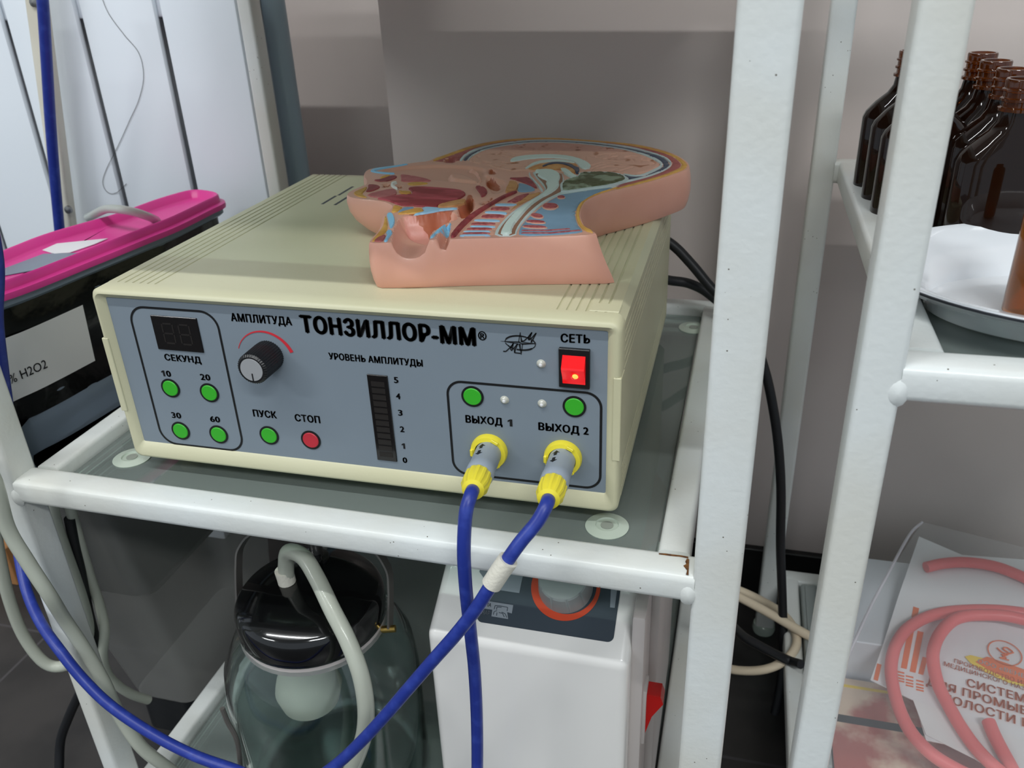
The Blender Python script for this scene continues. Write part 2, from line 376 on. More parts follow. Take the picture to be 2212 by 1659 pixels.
# the white cart with the bottles
RC = cart('bottle_cart', 'white welded tube cart with amber bottles and an enamel dish on glass', (.4270, .4455), (.83, .8485), (-.050, -.031), (.330, .349),
          (-.295, .1284, .55), .62, M['white_enamel'], (.4475, .4640, .811, .828))

tag(make('carton', box(-.044, .112, .185, .335, .2885, .50, .002, 1), M['box_white'], smooth=False), 'unseen white carton added on the top shelf to shade the wall', 'box')  # out of view, added to block the long lamp from the back wall
tag(make('shading_tray', shell_([(.120, .340, .185, .333, .2885), (.119, .342, .183, .335, .2960), (.1215, .3395, .1855, .3325, .2960), (.123, .338, .187, .331, .2900)]), M['white_enamel'], smooth=False), 'unseen low white tray added on the top shelf to shade the wall', 'tray')  # unseen as well, kept low so only the lower wall is shaded

# ------------------------------------------------------------------ the instrument
IW, ID, IH, PY = .320, .290, .118, .004
IN = thing('therapy_instrument', 'cream medical instrument with a grey control panel carrying the sectioned head model', 'medical device', (IW/2, ID/2, -.012))
def notch(a, b, cs, w=.0014, d=.0008):
    """along a->b (2-D) with grooves at the distances cs from a, cut to the left"""
    a, b = Vector(a), Vector(b); t = (b-a); L = t.length; t /= L; n = Vector((-t.y, t.x)); out = [a]
    for c in sorted(cs):
        out += [a+t*(c-w/2), a+t*(c-w/4)+n*d, a+t*(c+w/4)+n*d, a+t*(c+w/2)]
    return out+[b]
r = .004; gs = [.0075+.0052*i for i in range(6)]; sg = [.0065+.0052*i for i in range(5)]; lg = [.0065+.0045*i for i in range(4)]
prof = notch((r, 0), (IW-r, 0), []) + notch((IW, r), (IW, IH-r), lg+[IH-2*r-x for x in sg]) + notch((IW-r, IH), (r, IH), [x-.001 for x in gs]+[IW-2*r-x+.001 for x in gs]) + notch((0, IH-r), (0, r), [x for x in sg]+[IH-2*r-x for x in lg])
n = len(prof); y0, y1 = .0135, ID
make('case', ([(p.x, y0, p.y) for p in prof]+[(p.x, y1, p.y) for p in prof], [[i, (i+1) % n, (i+1) % n+n, i+n] for i in range(n)]+[list(range(n)), list(range(n, 2*n))[::-1]]), M['abs_cream'], IN, angle=25)
loops = [(rrect(0, IW, 0, IH, .0055), .0135), (rrect(0, IW, 0, IH, .0055), .0022), (rrect(.0012, IW-.0012, .0012, IH-.0012, .0050), .0004), (rrect(.0028, IW-.0028, .0028, IH-.0028, .0042), 0),
         (rrect(.0066, IW-.0071, .0100, IH-.0058, .0016), .0030), (rrect(.0076, IW-.0081, .0112, IH-.0068, .0008), .0046), (rrect(.0076, IW-.0081, .0112, IH-.0068, .0008), .0135)]
vs, fs = [], []; n = len(loops[0][0])
for k, (lp, y) in enumerate(loops):
    vs += [(u, y, v) for u, v in lp]
    if k: fs += [[(k-1)*n+i, (k-1)*n+(i+1) % n, k*n+(i+1) % n, k*n+i] for i in range(n)]
make('bezel', (vs, fs), M['abs_cream'], IN, angle=50)
zs = (at(1328, 817, y=0).z, at(1328, 996, y=0).z)
make('side_clip', box(IW-.0040, IW+.0004, -.0002, .0120, zs[1], zs[0], .0004, 1), M['abs_cream'], IN)
zs = (at(205, 729, y=0).z, at(262, 887, y=0).z)
make('side_clip', box(-.0004, .0040, -.0002, .0120, zs[1], zs[0], .0004, 1), M['abs_cream'], IN)
make('top_clip', box(.3005, .3165, .0145, .0255, IH-.0008, IH+.0003, .0003, 1), M['abs_cream'], IN)
make('front_panel', box(.0070, .3125, PY, PY+.003, .0106, .1118), M['panel_grey'], IN, smooth=False)
a, b, c = at(696, 441, z=IH), at(724, 423, z=IH), at(763, 403, z=IH)
for (p, q) in ((a, at(727, 423, z=IH)), (at(731, 422, z=IH), c), (at(723, 443, z=IH), at(757, 424, z=IH)), (at(762, 422, z=IH), at(795, 404, z=IH))):
    make('vent_slot', box(p.x-.0012, p.x+.0012, p.y, q.y, IH-.002, IH+.00005), M['pump_panel'], IN, smooth=False)
for x, y in ((.018, .030), (.302, .030), (.018, .268), (.309, .268)):
    make('foot', lathe([(.0001, 0), (.0065, 0), (.0075, .0115), (.0001, .0118)], (x, y, -.0119), n=24), M['abs_cream_dark'], IN)
P3 = lambda u, v, w: Vector((u, PY-.0001-w, v))
pp = lambda x, y: at(x, y, y=PY)
def frame_line(c4, r, w=.0014):
    q = [pp(*c) for c in c4]; x0, x1 = (q[0].x+q[3].x)/2, (q[1].x+q[2].x)/2; z0, z1 = (q[2].z+q[3].z)/2, (q[0].z+q[1].z)/2
    make('printed_frame', ring(rrect(x0, x1, z0, z1, r, 10), rrect(x0+w, x1-w, z0+w, z1-w, r-w, 10), .0001, P3), M['print_black'], IN, smooth=False)
frame_line(((280, 661), (472, 671), (526, 977), (345, 957)), .0115)
frame_line(((963, 820), (1302, 848), (1299, 1055), (978, 1026)), .0095)
def quad(name, c4, m, t=.0008, par=None):
    q = [pp(*c) for c in c4]; x0, x1 = (q[0].x+q[3].x)/2, (q[1].x+q[2].x)/2; z0, z1 = (q[2].z+q[3].z)/2, (q[0].z+q[1].z)/2
    return make(name, box(x0, x1, PY-t, PY+.001, z0, z1, .0003, 1), m, par or IN), (x0, x1, z0, z1)
dsp, (x0, x1, z0, z1) = quad('display', ((325, 679), (426, 688), (441, 762), (343, 753)), M['display_black'])
sg = []
for k in (0, 1):
    cx, cz, a, b, w = x0+(x1-x0)*(.33+.36*k), (z0+z1)/2, .0036, .0064, .0009
    for sx, sz, hz in ((0, b, 1), (0, 0, 1), (0, -b, 1), (-a, b/2, 0), (a, b/2, 0), (-a, -b/2, 0), (a, -b/2, 0)):
        sg.append(box(cx+sx-(a*.8 if hz else w/2), cx+sx+(a*.8 if hz else w/2), PY-.00095, PY-.0007, cz+sz-(w/2 if hz else b*.42), cz+sz+(w/2 if hz else b*.42)))
make('digit_segments', sg, M['segment_off'], dsp, smooth=False)
lv, (x0, x1, z0, z1) = quad('level_display', ((793, 808), (838, 811), (858, 997), (816, 992)), M['display_black'])
make('bar_segments', [box(x0+.0022, x1-.0022, PY-.00095, PY-.0007, z0+.003+i*(z1-z0-.006)/12, z0+.003+(i+.75)*(z1-z0-.006)/12) for i in range(12)], M['segment_off'], lv, smooth=False)
for i, (x, y) in enumerate(((369, 838), (453, 848), (391, 930), (473, 938), (582, 940), (672, 950), (1021, 856), (1241, 878))):
    c = pp(x, y); bm_ = M['button_red'] if i == 5 else M['button_green']
    b = make('button', lathe([(.0001, .0010), (.0049, .0010), (.0053, .0006), (.0053, 0), (.0001, 0)], (c.x, PY, c.z), (0, -1, 0), 40), bm_, IN, label='red button' if i == 5 else 'green button')
    make('button_ring', ring([(c.x+.00655*math.cos(w*math.pi/24), c.z+.00655*math.sin(w*math.pi/24)) for w in range(48)], [(c.x+.0053*math.cos(w*math.pi/24), c.z+.0053*math.sin(w*math.pi/24)) for w in range(48)], .0004, P3), M['print_black'], b, smooth=False)
for x, y in ((1169, 786), (1090, 864), (1171, 872)):
    c = pp(x, y); l = make('indicator_light', lathe([(.0001, .0016), (.0014, .0014), (.0024, .0004), (.0026, 0), (.0001, 0)], (c.x, PY, c.z), (0, -1, 0), 28), M['led_clear'], IN)
    make('lens_core', lathe([(.0001, .0022), (.0008, .0020), (.0011, .0012), (.0001, .0010)], (c.x, PY, c.z), (0, -1, 0), 20), M['label_paper'], l)
# amplitude knob with its red scale
kc = Vector((.1115, PY, .0815)); kl, kr = .0205, .0092
kb = make('amplitude_knob', lathe([(.0001, 0), (kr, 0), (kr+.0002, .004), (kr, kl-.0012), (kr-.0012, kl), (kr-.0020, kl), (kr-.0022, kl-.0004), (.0001, kl-.0004)], kc, (0, -1, 0), 120, rfun=lambda w, i: 1+(.028*math.cos(40*w) if i in (1, 2, 3) else 0)), M['black_plastic'], IN, angle=20)
make('knob_cap', lathe([(.0001, .0004), (kr-.0023, .0004), (kr-.0021, 0), (.0001, 0)], kc+Vector((0, -(kl-.0003), 0)), (0, -1, 0), 48), M['brushed_metal'], kb)
make('pointer_mark', box(kc.x-.0002, kc.x+.0004, kc.y-kl-.0004, kc.y-kl+.0002, kc.z-kr+.0024, kc.z-.0022), M['print_black'], kb, smooth=False)
a, b, c = pp(515, 752), pp(560, 714), pp(634, 760)
# circle through three points of the printed arc
ax, az, bx, bz, cx, cz = a.x, a.z, b.x, b.z, c.x, c.z
dd = 2*(ax*(bz-cz)+bx*(cz-az)+cx*(az-bz))
ux = ((ax*ax+az*az)*(bz-cz)+(bx*bx+bz*bz)*(cz-az)+(cx*cx+cz*cz)*(az-bz))/dd
uz = ((ax*ax+az*az)*(cx-bx)+(bx*bx+bz*bz)*(ax-cx)+(cx*cx+cz*cz)*(bx-ax))/dd
R = math.hypot(ax-ux, az-uz); w0, w1 = math.atan2(az-uz, ax-ux), math.atan2(cz-uz, cx-ux)
K = 40; o_, i_ = [], []
for k in range(K+1):
    w = w0+(w1-w0)*k/K; o_.append((ux+R*math.cos(w), uz+R*math.sin(w))); q = R-.0004-.0019*(k/K)**1.4; i_.append((ux+q*math.cos(w), uz+q*math.sin(w)))
lp = o_+i_[::-1]
make('red_scale', plate([P3(u, v, .00005) for u, v in lp], (0, -1, 0), .0001), M['arc_red'], IN, smooth=False)
# mains rocker switch
hs, (x0, x1, z0, z1) = quad('rocker_switch', ((1209, 750), (1276, 753), (1274, 838), (1208, 832)), M['black_plastic'], .0022)
xa, xb, za, zb = x0+.0022, x1-.0022, z0+.0028, z1-.0034; zm = zb-.0068
prof = [(zb, .0020), (zm+.0010, .0064), (zm, .0066), (zm-.0010, .0062), (za+.004, .0036), (za, .0026), (za, 0), (zb, 0)]
vs = [(xa, PY-y, z) for z, y in prof]+[(xb, PY-y, z) for z, y in prof]; k = len(prof)
rk = make('rocker', (vs, [[i, (i+1) % k, (i+1) % k+k, i+k] for i in range(k)]+[list(range(k)), list(range(k, 2*k))[::-1]]), M['rocker_red'], hs, angle=20)
make('rocker_glow', lathe([(.0001, .0003), (.0014, .0002), (.0018, 0), (.0001, 0)], ((xa+xb)/2+.0012, PY-.0052, zm-.0042), Vector((0, -1, -.34)), 20, sx=.9), M['rocker_lamp'], hs)
f2 = lambda u, v, w: Vector((u, PY-(.0036+(v-za-.004)*.0026/(zm-.001-za-.004))-w-.0002, v))
cc = ((xa+xb)/2, za+.0042); oo = [(cc[0]+.0013*math.cos(t*.2618), cc[1]+.0013*math.sin(t*.2618)) for t in range(24)]; ii = [(cc[0]+.0010*math.cos(t*.2618), cc[1]+.0010*math.sin(t*.2618)) for t in range(24)]
make('off_mark', ring(oo, ii, .0001, f2), M['rocker_mark'], hs, smooth=False)
# lettering
UP, NF = (0, 0, 1), (0, -1, 0)
def ptext(s, A, B, cap, bold=.05): text('lettering', s, pp(*A), pp(*B), UP, NF, cap, M['print_black'], IN, bold)
def one(x, y, w, cap):
    A, B = pp(x, y), pp(x+w, y+w*.09); d = B.x-A.x
    make('lettering', plate([Vector((A.x+d*u, PY-.00005, A.z+cap*v)) for u, v in ((.42, 0), (.86, 0), (.86, 1), (.50, 1), (.08, .80), (.08, .58), (.42, .72))], NF, .00015), M['print_black'], IN, smooth=False)
one(868, 968.5, 9, .0037)
ptext('ТОНЗИЛЛОР-ММ', (651, 717), (1030, 747), .0098, .075)
ptext('®', (1033, 734), (1052, 735.5), .0050, .03)
ptext('АМПЛИТУДА', (500, 693), (632, 702.5), .0047)
ptext('УРОВЕНЬ АМПЛИТУДЫ', (711, 775.5), (914, 791.5), .0039)
ptext('СЕКУНД', (357, 777.5), (436, 784.5), .0040)
ptext('ПУСК', (548, 899), (599, 903.5), .0045); ptext('СТОП', (638, 909), (693, 914), .0045)
ptext('СЕТЬ', (1211, 738.5), (1275, 741.5), .0045)
ptext('ВЫХОД', (1006, 912), (1086, 919), .0045); one(1096, 920, 13, .0045); ptext('ВЫХОД 2', (1163, 928), (1272, 939), .0045)
one(350, 812, 9, .0040); ptext('0', (360.5, 812.7), (371, 813.8), .0040, .045)
for s, x, y, w in (('20', 434, 820, 22), ('30', 372, 902, 21), ('60', 455, 910.5, 22)): ptext(s, (x, y), (x+w, y+1.8), .0040, .045)
for s, x, y in (('5', 851.5, 826.5), ('4', 856, 861.5), ('3', 860.5, 897), ('2', 864.5, 932.5), ('0', 870.5, 999)): ptext(s, (x, y), (x+(6 if s == '1' else 10), y+.7), .0037, .045)
# the maker's emblem: a compass star in a tilted ellipse with two jagged peaks
lg_ = lambda x, y: pp(1060+x/15.8, 690+y/15.8)
def em(pts): return plate([Vector((q.x, PY-.0001, q.z)) for q in (lg_(*p) for p in pts)], (0, -1, 0), .0001)
def stroke(pts, w):
    out = []; w *= 1.35
    for (x0, y0), (x1, y1) in zip(pts, pts[1:]):
        d = math.hypot(x1-x0, y1-y0); nx, ny = -(y1-y0)/d*w/2, (x1-x0)/d*w/2
        out.append(em([(x0+nx, y0+ny), (x1+nx, y1+ny), (x1-nx, y1-ny), (x0-nx, y0-ny)]))
    return out
el = []; cs, sn = math.cos(.14), math.sin(.14); E_ = [(1010+520*math.cos(k*math.pi/36)*cs-235*math.sin(k*math.pi/36)*sn, 800+520*math.cos(k*math.pi/36)*sn+235*math.sin(k*math.pi/36)*cs) for k in range(73)]
G = []
for k in range(72):
    w = 22+20*abs(math.sin((k+9)*math.pi/36)) if (6 < k < 24 or 38 < k < 58) else 20
    if 62 <= k <= 68 or 28 <= k <= 33 or (20 <= k <= 22): continue
    G += stroke([E_[k], E_[k+1]], w)
G += [em([(1012, 440), (1085, 740), (1030, 790)]), em([(330, 735), (990, 750), (1030, 800), (640, 772)]), em([(1040, 1200), (950, 840), (1020, 810)]), em([(1580, 830), (1080, 860), (1035, 810), (1300, 805)])]
G += stroke([(1012, 440), (955, 745), (1020, 795)], 18)+stroke([(1035, 810), (1085, 860), (1040, 1200)], 18)+stroke([(520, 755), (900, 825), (960, 840)], 16)+stroke([(1060, 765), (1300, 800), (1500, 815)], 14)
G += stroke([(1060, 740), (1140, 730), (1260, 620), (1410, 440), (1290, 640), (1300, 700), (1380, 650), (1555, 460), (1440, 680), (1390, 780)], 30)+stroke([(1410, 440), (1340, 650)], 20)+stroke([(1390, 660), (1380, 790)], 20)+stroke([(1440, 700), (1530, 810)], 26)
G += stroke([(430, 1085), (520, 1090), (660, 960), (780, 810), (680, 990), (710, 1060), (790, 980), (920, 830), (850, 1000), (815, 1130), (1020, 1155)], 28)+stroke([(780, 810), (740, 1010)], 18)+stroke([(810, 980), (810, 1130)], 20)+stroke([(500, 790), (560, 860), (650, 915)], 20)
make('maker_emblem', G, M['print_black'], IN, smooth=False)
# sockets and the two treatment cables
def socket(c):
    prof = [(.0080, 0), (.0108, 0), (.0110, .0020), (.0104, .0042), (.0080, .0046), (.0079, .0030)]
    s = make('socket_ring', [lathe(prof+[prof[0]], c, (0, -1, 0), 40)]+[xf(box(-.0022, .0022, -.0056, -.0040, .0085, .0104, .0003, 1), Matrix.Translation(c) @ Matrix.Rotation(a, 4, 'Y')) for a in (.5, 2.6, 4.7)], M['plug_yellow'], IN)
c1, c2 = pp(1058, 972), pp(1217, 986)
socket(c1); socket(c2)
def lead(name, label, c, tip, path, tape=None):
    t = thing(name, label, 'cable', c, None)
    ax = (tip-c).normalized(); L = (tip-c).length
    pl = make('plug_body', lathe([(.0001, .001), (.0076, .001), (.0076, L*.50), (.0079, L*.52), (.0079, L*.64), (.0072, L*.67), (.0001, L*.67)], c, ax, 40), M['plug_grey'], t)
    for s, e in ((.20, 1), (.36, -1)):
        q = c+ax*L*s; r_ = .0077; g = []
        for j, (u, v) in enumerate(((0, .0030), (.0022, .0004), (.0009, .0004), (.0009, -.0026), (-.0009, -.0026), (-.0009, .0004), (-.0022, .0004))):
            w = -.35+u/r_; g.append(q+ax*(-e*v)+Vector((math.sin(w)*r_, 0, math.cos(w)*r_)))
        make('arrow_mark', plate(g, Vector((-.34, 0, .94)), .00012), M['print_black'], pl, smooth=False)
    make('plug_nut', lathe([(.0001, L*.66), (.0066, L*.66), (.0072, L*.69), (.0072, L*.88), (.0060, L*.98), (.0040, L), (.0001, L)], c, ax, 72, rfun=lambda w, i: 1+(.05 if math.cos(12*w) > .2 else -.02) if i in (2, 3) else 1), M['plug_yellow'], t, angle=20)
    make('cable', tube([c+ax*L*.95, tip+ax*.006]+path, .0037, n=18, k=10), M['cable_blue'], t)
    if tape: make('tape_band', tube(tape, .0054, n=20, smooth=False), M['tape_white'], t)
t1, t2 = at(1021, 1060, y=-.046), at(1184, 1080, y=-.046)
A_ = [at(x, y, y=v) for x, y, v in ((1006, 1110, -.058), (1002, 1180, -.062), (1004, 1240, -.062), (1009, 1300, -.060), (1018, 1380, -.058), (1025, 1450, -.056), (1030, 1550, -.055), (1031, 1660, -.055), (1028, 1800, -.055), (1010, 1960, -.06))]
lead('treatment_cable', 'blue cable with yellow plug hanging straight down from the first output socket', c1, t1, A_)
B_ = [(1160, 1128, -.058), (1125, 1170, -.064), (1095, 1212, -.068), (1062, 1262, -.070), (1028, 1315, -.0715), (985, 1370, -.072), (932, 1430, -.073), (880, 1490, -.074), (830, 1548, -.075), (780, 1602, -.076), (722, 1655, -.078), (650, 1700, -.08),
      (580, 1700, -.08), (520, 1668, -.078), (420, 1632, -.074), (330, 1586, -.072), (242, 1527, -.069), (182, 1470, -.065), (133, 1410, -.060), (86, 1342, -.046), (56, 1270, -.030), (38, 1180, -.012), (24, 1080, .0), (20, 1000, .004), (18, 900, .004), (6, 800, .002), (-6, 690, .0), (-6, 560, -.005), (-40, 400, -.01)]
Bp = [at(x, y, y=v) for x, y, v in B_]
lead('treatment_cable', 'blue cable with a white tape band crossing over the other blue cable', c2, t2, Bp, [at(1098, 1209, y=-.0677), at(1081, 1233, y=-.0690), at(1062, 1262, y=-.070)])

# ------------------------------------------------------------------ the sectioned head model
ZT, ZB = .1465, .1182
mat('flesh', (226, 168, 148), .38, c2=(220, 160, 140), scale=14, sss=.12, coat=.1)
mat('flesh_brown', (186, 104, 74), .42, c2=(172, 92, 64), scale=40)
mat('mucosa_pink', (230, 162, 148), .35, c2=(226, 152, 142), scale=60)
mat('plate_pink', (216, 160, 140), .4)
mat('fat_yellow', (218, 166, 82), .5, c2=(204, 146, 66), scale=160)
mat('muscle_red', (160, 62, 66), .45, c2=(132, 44, 50), scale=150, lo=.42, hi=.6)
mat('tongue_red', (150, 48, 54), .45, c2=(186, 76, 86), scale=90, lo=.45, hi=.62, stretch=(.45, 1.6, 1))
mat('muscle_pink', (196, 110, 110), .45, c2=(180, 92, 94), scale=160)
mat('vertebra_red', (176, 90, 90), .5, c2=(150, 58, 64), scale=420, lo=.42, hi=.6)
mat('disc_blue', (150, 190, 218), .4)
mat('cartilage_blue', (140, 198, 232), .4)
mat('muscle_blue', (126, 156, 182), .45, c2=(116, 146, 172), scale=50)
mat('nerve_white', (206, 218, 212), .4)
mat('dura_white', (196, 206, 206), .4)
mat('sinus_navy', (34, 56, 84), .3, coat=.2)
mat('bone_red', (172, 92, 88), .5, c2=(160, 78, 76), scale=200)
mat('brain_pink', (220, 166, 146), .45, c2=(170, 106, 74), scale=105, lo=.62, hi=.70, detail=1)
mat('cerebellum_green', (84, 86, 58), .5, c2=(138, 146, 124), scale=85, lo=.50, hi=.60, detail=5)
mat('thalamus_tan', (214, 156, 92), .45, c2=(192, 120, 60), scale=180)
mat('ligament_tan', (206, 148, 96), .5, c2=(190, 128, 76), scale=200)
mat('channel_brown', (150, 104, 82), .5)
mat('tooth_white', (236, 236, 230), .3)

def xy(px, z=ZT): p = at(px[0], px[1], z=z); return (p.x, p.y)
def poly(pts, rnd=1, z=ZT):
    P = np.array([xy(p, z) for p in pts])
    for _ in range(rnd):
        Q = np.roll(P, -1, 0); P = np.stack([P*.75+Q*.25, P*.25+Q*.75], 1).reshape(-1, 2)
    return P
def resample(P, s):
    out = []
    for a, b in zip(P, np.roll(P, -1, 0)):
        k = max(1, int(np.hypot(*(b-a))/s)); out += [a+(b-a)*i/k for i in range(k)]
    return np.array(out)
def dist_in(X, P):
    """distance of the points X to the outline P, 0 outside it"""
    A, B = P, np.roll(P, -1, 0); d2 = np.full(len(X), 1e9); ins = np.zeros(len(X), bool)
    for a, b in zip(A, B):
        e = b-a; L = e@e
        if L < 1e-16: continue
        t = np.clip(((X-a)@e)/L, 0, 1); q = X-(a+t[:, None]*e); d2 = np.minimum(d2, (q*q).sum(1))
        c = ((a[1] > X[:, 1]) != (b[1] > X[:, 1]))
        if abs(b[1]-a[1]) > 1e-12: ins ^= c & (X[:, 0] < (b[0]-a[0])*(X[:, 1]-a[1])/(b[1]-a[1])+a[0])
    return np.where(ins, np.sqrt(d2), 0)
def sm(t): t = np.clip(t, 0, 1); return t*t*(3-2*t)
OUT = [(797, 526), (803, 515), (813, 504.6), (822, 491.7), (826, 478), (829, 463), (836, 457), (844, 452), (849, 447), (844, 441), (828, 435), (805, 432), (782, 430.5), (764, 428), (752, 424), (750, 419), (757, 413), (768, 408), (780, 403), (785, 400.5), (792, 399), (793, 389.5), (789, 384.5), (787, 378), (788, 373), (792, 368.6), (800, 364.6), (829.6, 360.6), (859.5, 356), (879, 353.7), (899, 350.7), (927, 348),
       (940, 340.7), (960, 334.8), (984, 325.8), (1009.6, 316.9), (1039.5, 309.4), (1069, 304), (1099, 300.5), (1139, 298), (1180, 297.3), (1219.5, 298.8), (1269, 302), (1319, 306), (1340, 307.5), (1379.6, 312.4), (1419, 320.8), (1449, 329.8), (1469, 338.8), (1484, 349.7), (1489, 357.7), (1486, 365.6), (1469, 372.6), (1439, 382.5), (1399.5, 394.5), (1359.7, 404.4), (1330, 411.4), (1319, 413.5), (1289, 422), (1269, 432), (1259, 443), (1254, 456), (1253, 468), (1259, 484.6), (1267, 493.5), (1281, 499.5), (1289, 506.5),
       (1219, 510.5), (1119, 513), (993, 516), (968, 517), (943, 518), (923, 519), (845, 524)]
OP = poly(OUT, 1)
REC = [  # hollows: outline, depth, width of the slope
    (poly([(864, 470), (889, 467), (919, 465), (944, 459), (979, 457), (991, 473), (968, 479), (950, 491), (930, 502), (926, 520), (922, 545), (915, 600), (855, 600), (846, 540), (846, 525), (850, 498), (858, 484)], 1), .0100, .0095),
    (poly([(868, 472), (889, 470), (919, 468), (944, 461), (978, 460), (986, 472), (960, 479), (940, 492), (922, 496), (895, 488), (872, 480)], 1), .0030, .0040),
    (poly([(965, 481), (975, 487), (969, 505), (966, 560), (948, 560), (944, 517), (948, 506), (956, 498)], 1), .0075, .0040),
    (poly([(1010, 430), (1020, 428), (1026, 442), (1020, 456), (1002, 475), (988, 464), (988, 453), (1003, 446)], 1), .0075, .0045),
    (poly([(1036, 437), (1055, 433), (1060, 425), (1069, 427), (1052, 440), (1040, 444)], 1), .0040, .0028),
    (poly([(812, 369), (859, 360), (939, 354.5), (990, 356.5), (1030, 359.5), (1052, 366), (1050, 374), (1058, 380), (1090, 390), (1098, 396), (1092, 408), (1080, 417), (1062, 420), (1056, 408), (1046, 399), (1024, 398), (980, 393), (940, 388.5), (890, 379), (855, 374)], 1), .0022, .0030),
    (poly([(1050, 378), (1062, 379), (1078, 390), (1085, 399), (1076, 407), (1062, 404), (1050, 397), (1046, 388)], 1), .0040, .0035),
    (poly([(826, 397.5), (843, 396.5), (842, 403), (827, 406)], 0), .0020, .0014), (poly([(855, 399.5), (869, 400.5), (869, 407), (860, 406)], 0), .0020, .0014),
    (poly([(958, 347), (966, 340.5), (984, 341), (985.5, 346.7), (982, 352), (959, 351.5)], 1), .0030, .0020),
    (poly([(1056, 361.6), (1072, 368.6), (1073, 376), (1060, 377), (1053, 374.6)], 1), .0030, .0020)]
def H(X):
    z = np.full(len(X), ZT)
    for P, d, s in REC:
        t = np.clip(dist_in(X, P)/s, 0, 1); z -= d*(np.sqrt(1-(1-t)**2) if d > .007 else sm(t))
    return z
def fill(P, inner):
    """triangles inside the outline P over P's points and the inner ones"""
    v = [Vector(p) for p in P]+[Vector(p) for p in inner]; n = len(P)
    r_ = delaunay_2d_cdt(v, [(i, (i+1) % n) for i in range(n)], [], 1, 1e-7)
    return np.array([tuple(p) for p in r_[0]]), [list(f) for f in r_[2]], r_[3]
def grid(P, s, margin):
    lo, hi = P.min(0), P.max(0); g = np.array([(x+(j % 2)*s/2, y) for j, y in enumerate(np.arange(lo[1], hi[1], s*.87)) for x in np.arange(lo[0], hi[0], s)])
    if not len(g): return g.reshape(0, 2)
    return g[dist_in(g, P) > margin]
HM = thing('head_model', 'flesh-pink anatomical half head model lying cut side up on the cream instrument', 'anatomical model', (.22, .15, ZB))
# body: relief top, walls down to the instrument
B0 = resample(OP, .0022); Vt, Ft, orig = fill(B0, grid(B0, .0013, .0008)); Zt = H(Vt)
bi = {}
for i, o_ in enumerate(orig):
    for k in o_:
        if k < len(B0): bi[k] = i
top = [Vector((x, y, z)) for (x, y), z in zip(Vt, Zt)]; vs, fs = list(top), list(Ft); loop = [bi[k] for k in range(len(B0))]; nb = len(loop)
area = sum(a[0]*b[1]-b[0]*a[1] for a, b in zip(B0, np.roll(B0, -1, 0))); nr = []
for k in range(nb):
    e = B0[(k+1) % nb]-B0[k-1]; e = np.array((e[1], -e[0]))*(1 if area > 0 else -1); nr.append(e/np.hypot(*e))
nr = np.array(nr)
for _ in range(3): nr = (np.roll(nr, 1, 0)+nr+np.roll(nr, -1, 0)); nr /= np.hypot(nr[:, 0], nr[:, 1])[:, None]
cl, cr_ = xy((797, 526)), xy((1289, 506)); prev = loop
for f, bul in ((.04, .0006), (.18, .0014), (.38, .0020), (.60, .0020), (.82, .0010), (.95, -.0002), (1.0, -.0010)):
    cur = []
    for k in range(nb):
        p = B0[k]+nr[k]*bul; x, y = p; z0 = top[loop[k]].z
        wl = math.exp(-((x-cl[0])**2+(y-cl[1])**2)/.0004); wr = math.exp(-((x-cr_[0])**2+(y-cr_[1])**2)/.0004)
        x += (-.001*wl+.012*wr)*f*f; y += .004*wl*f
        wc = 1/(1+math.exp((x-.165)*250))*(1 if y > .05 else 0)
        x += wc*.016*f**2.2*(1 if y < .16 else .4); y += wc*.006*f**2
        cur.append(len(vs)); vs.append(Vector((x, y, z0+(ZB-z0)*f)))
    fs += [[prev[i], prev[(i+1) % nb], cur[(i+1) % nb], cur[i]] for i in range(nb)]; prev = cur
fs.append(prev[::-1])
PAINT = [  # painted hollows of the body: outline, paint
    (poly([(1011, 431), (1019, 430), (1024, 442), (1018, 455), (1002, 473), (990, 463), (990, 453.5), (1004, 447)], 1, ZT-.003), 'flesh_brown'),
    (poly([(1038, 438), (1056, 434), (1061, 426.5), (1067, 427.5), (1051, 439.5), (1041, 442.5)], 1, ZT), 'flesh_brown'),
    (poly([(1053, 381), (1062, 381), (1076, 391), (1082, 399), (1075, 405), (1063, 402), (1053, 396), (1049, 388)], 1, ZT), 'flesh_brown'),
    (poly([(868, 470), (889.5, 468), (919, 466), (944, 460), (977, 459), (984, 470), (964, 476), (942, 492), (921, 497), (900, 492), (879.5, 484)], 1, ZT-.004), 'flesh_brown'),
    (poly([(872, 489), (900, 496), (929, 499.5), (925, 512), (921, 522), (904, 523), (888, 515), (879, 506)], 1, ZT-.0085), 'mucosa_pink'),
]
BD = make('body', (vs, fs), M['flesh'], HM, angle=48)
BD.data.materials.append(M['flesh_brown']); BD.data.materials.append(M['mucosa_pink'])
fc = np.array([[sum(Vt[i][k] for i in f)/len(f) for k in (0, 1)] for f in Ft])
for P_, nm in PAINT:
    for i in np.nonzero(dist_in(fc, P_) > 0)[0]: BD.data.polygons[int(i)].material_index = 1 if nm == 'flesh_brown' else 2
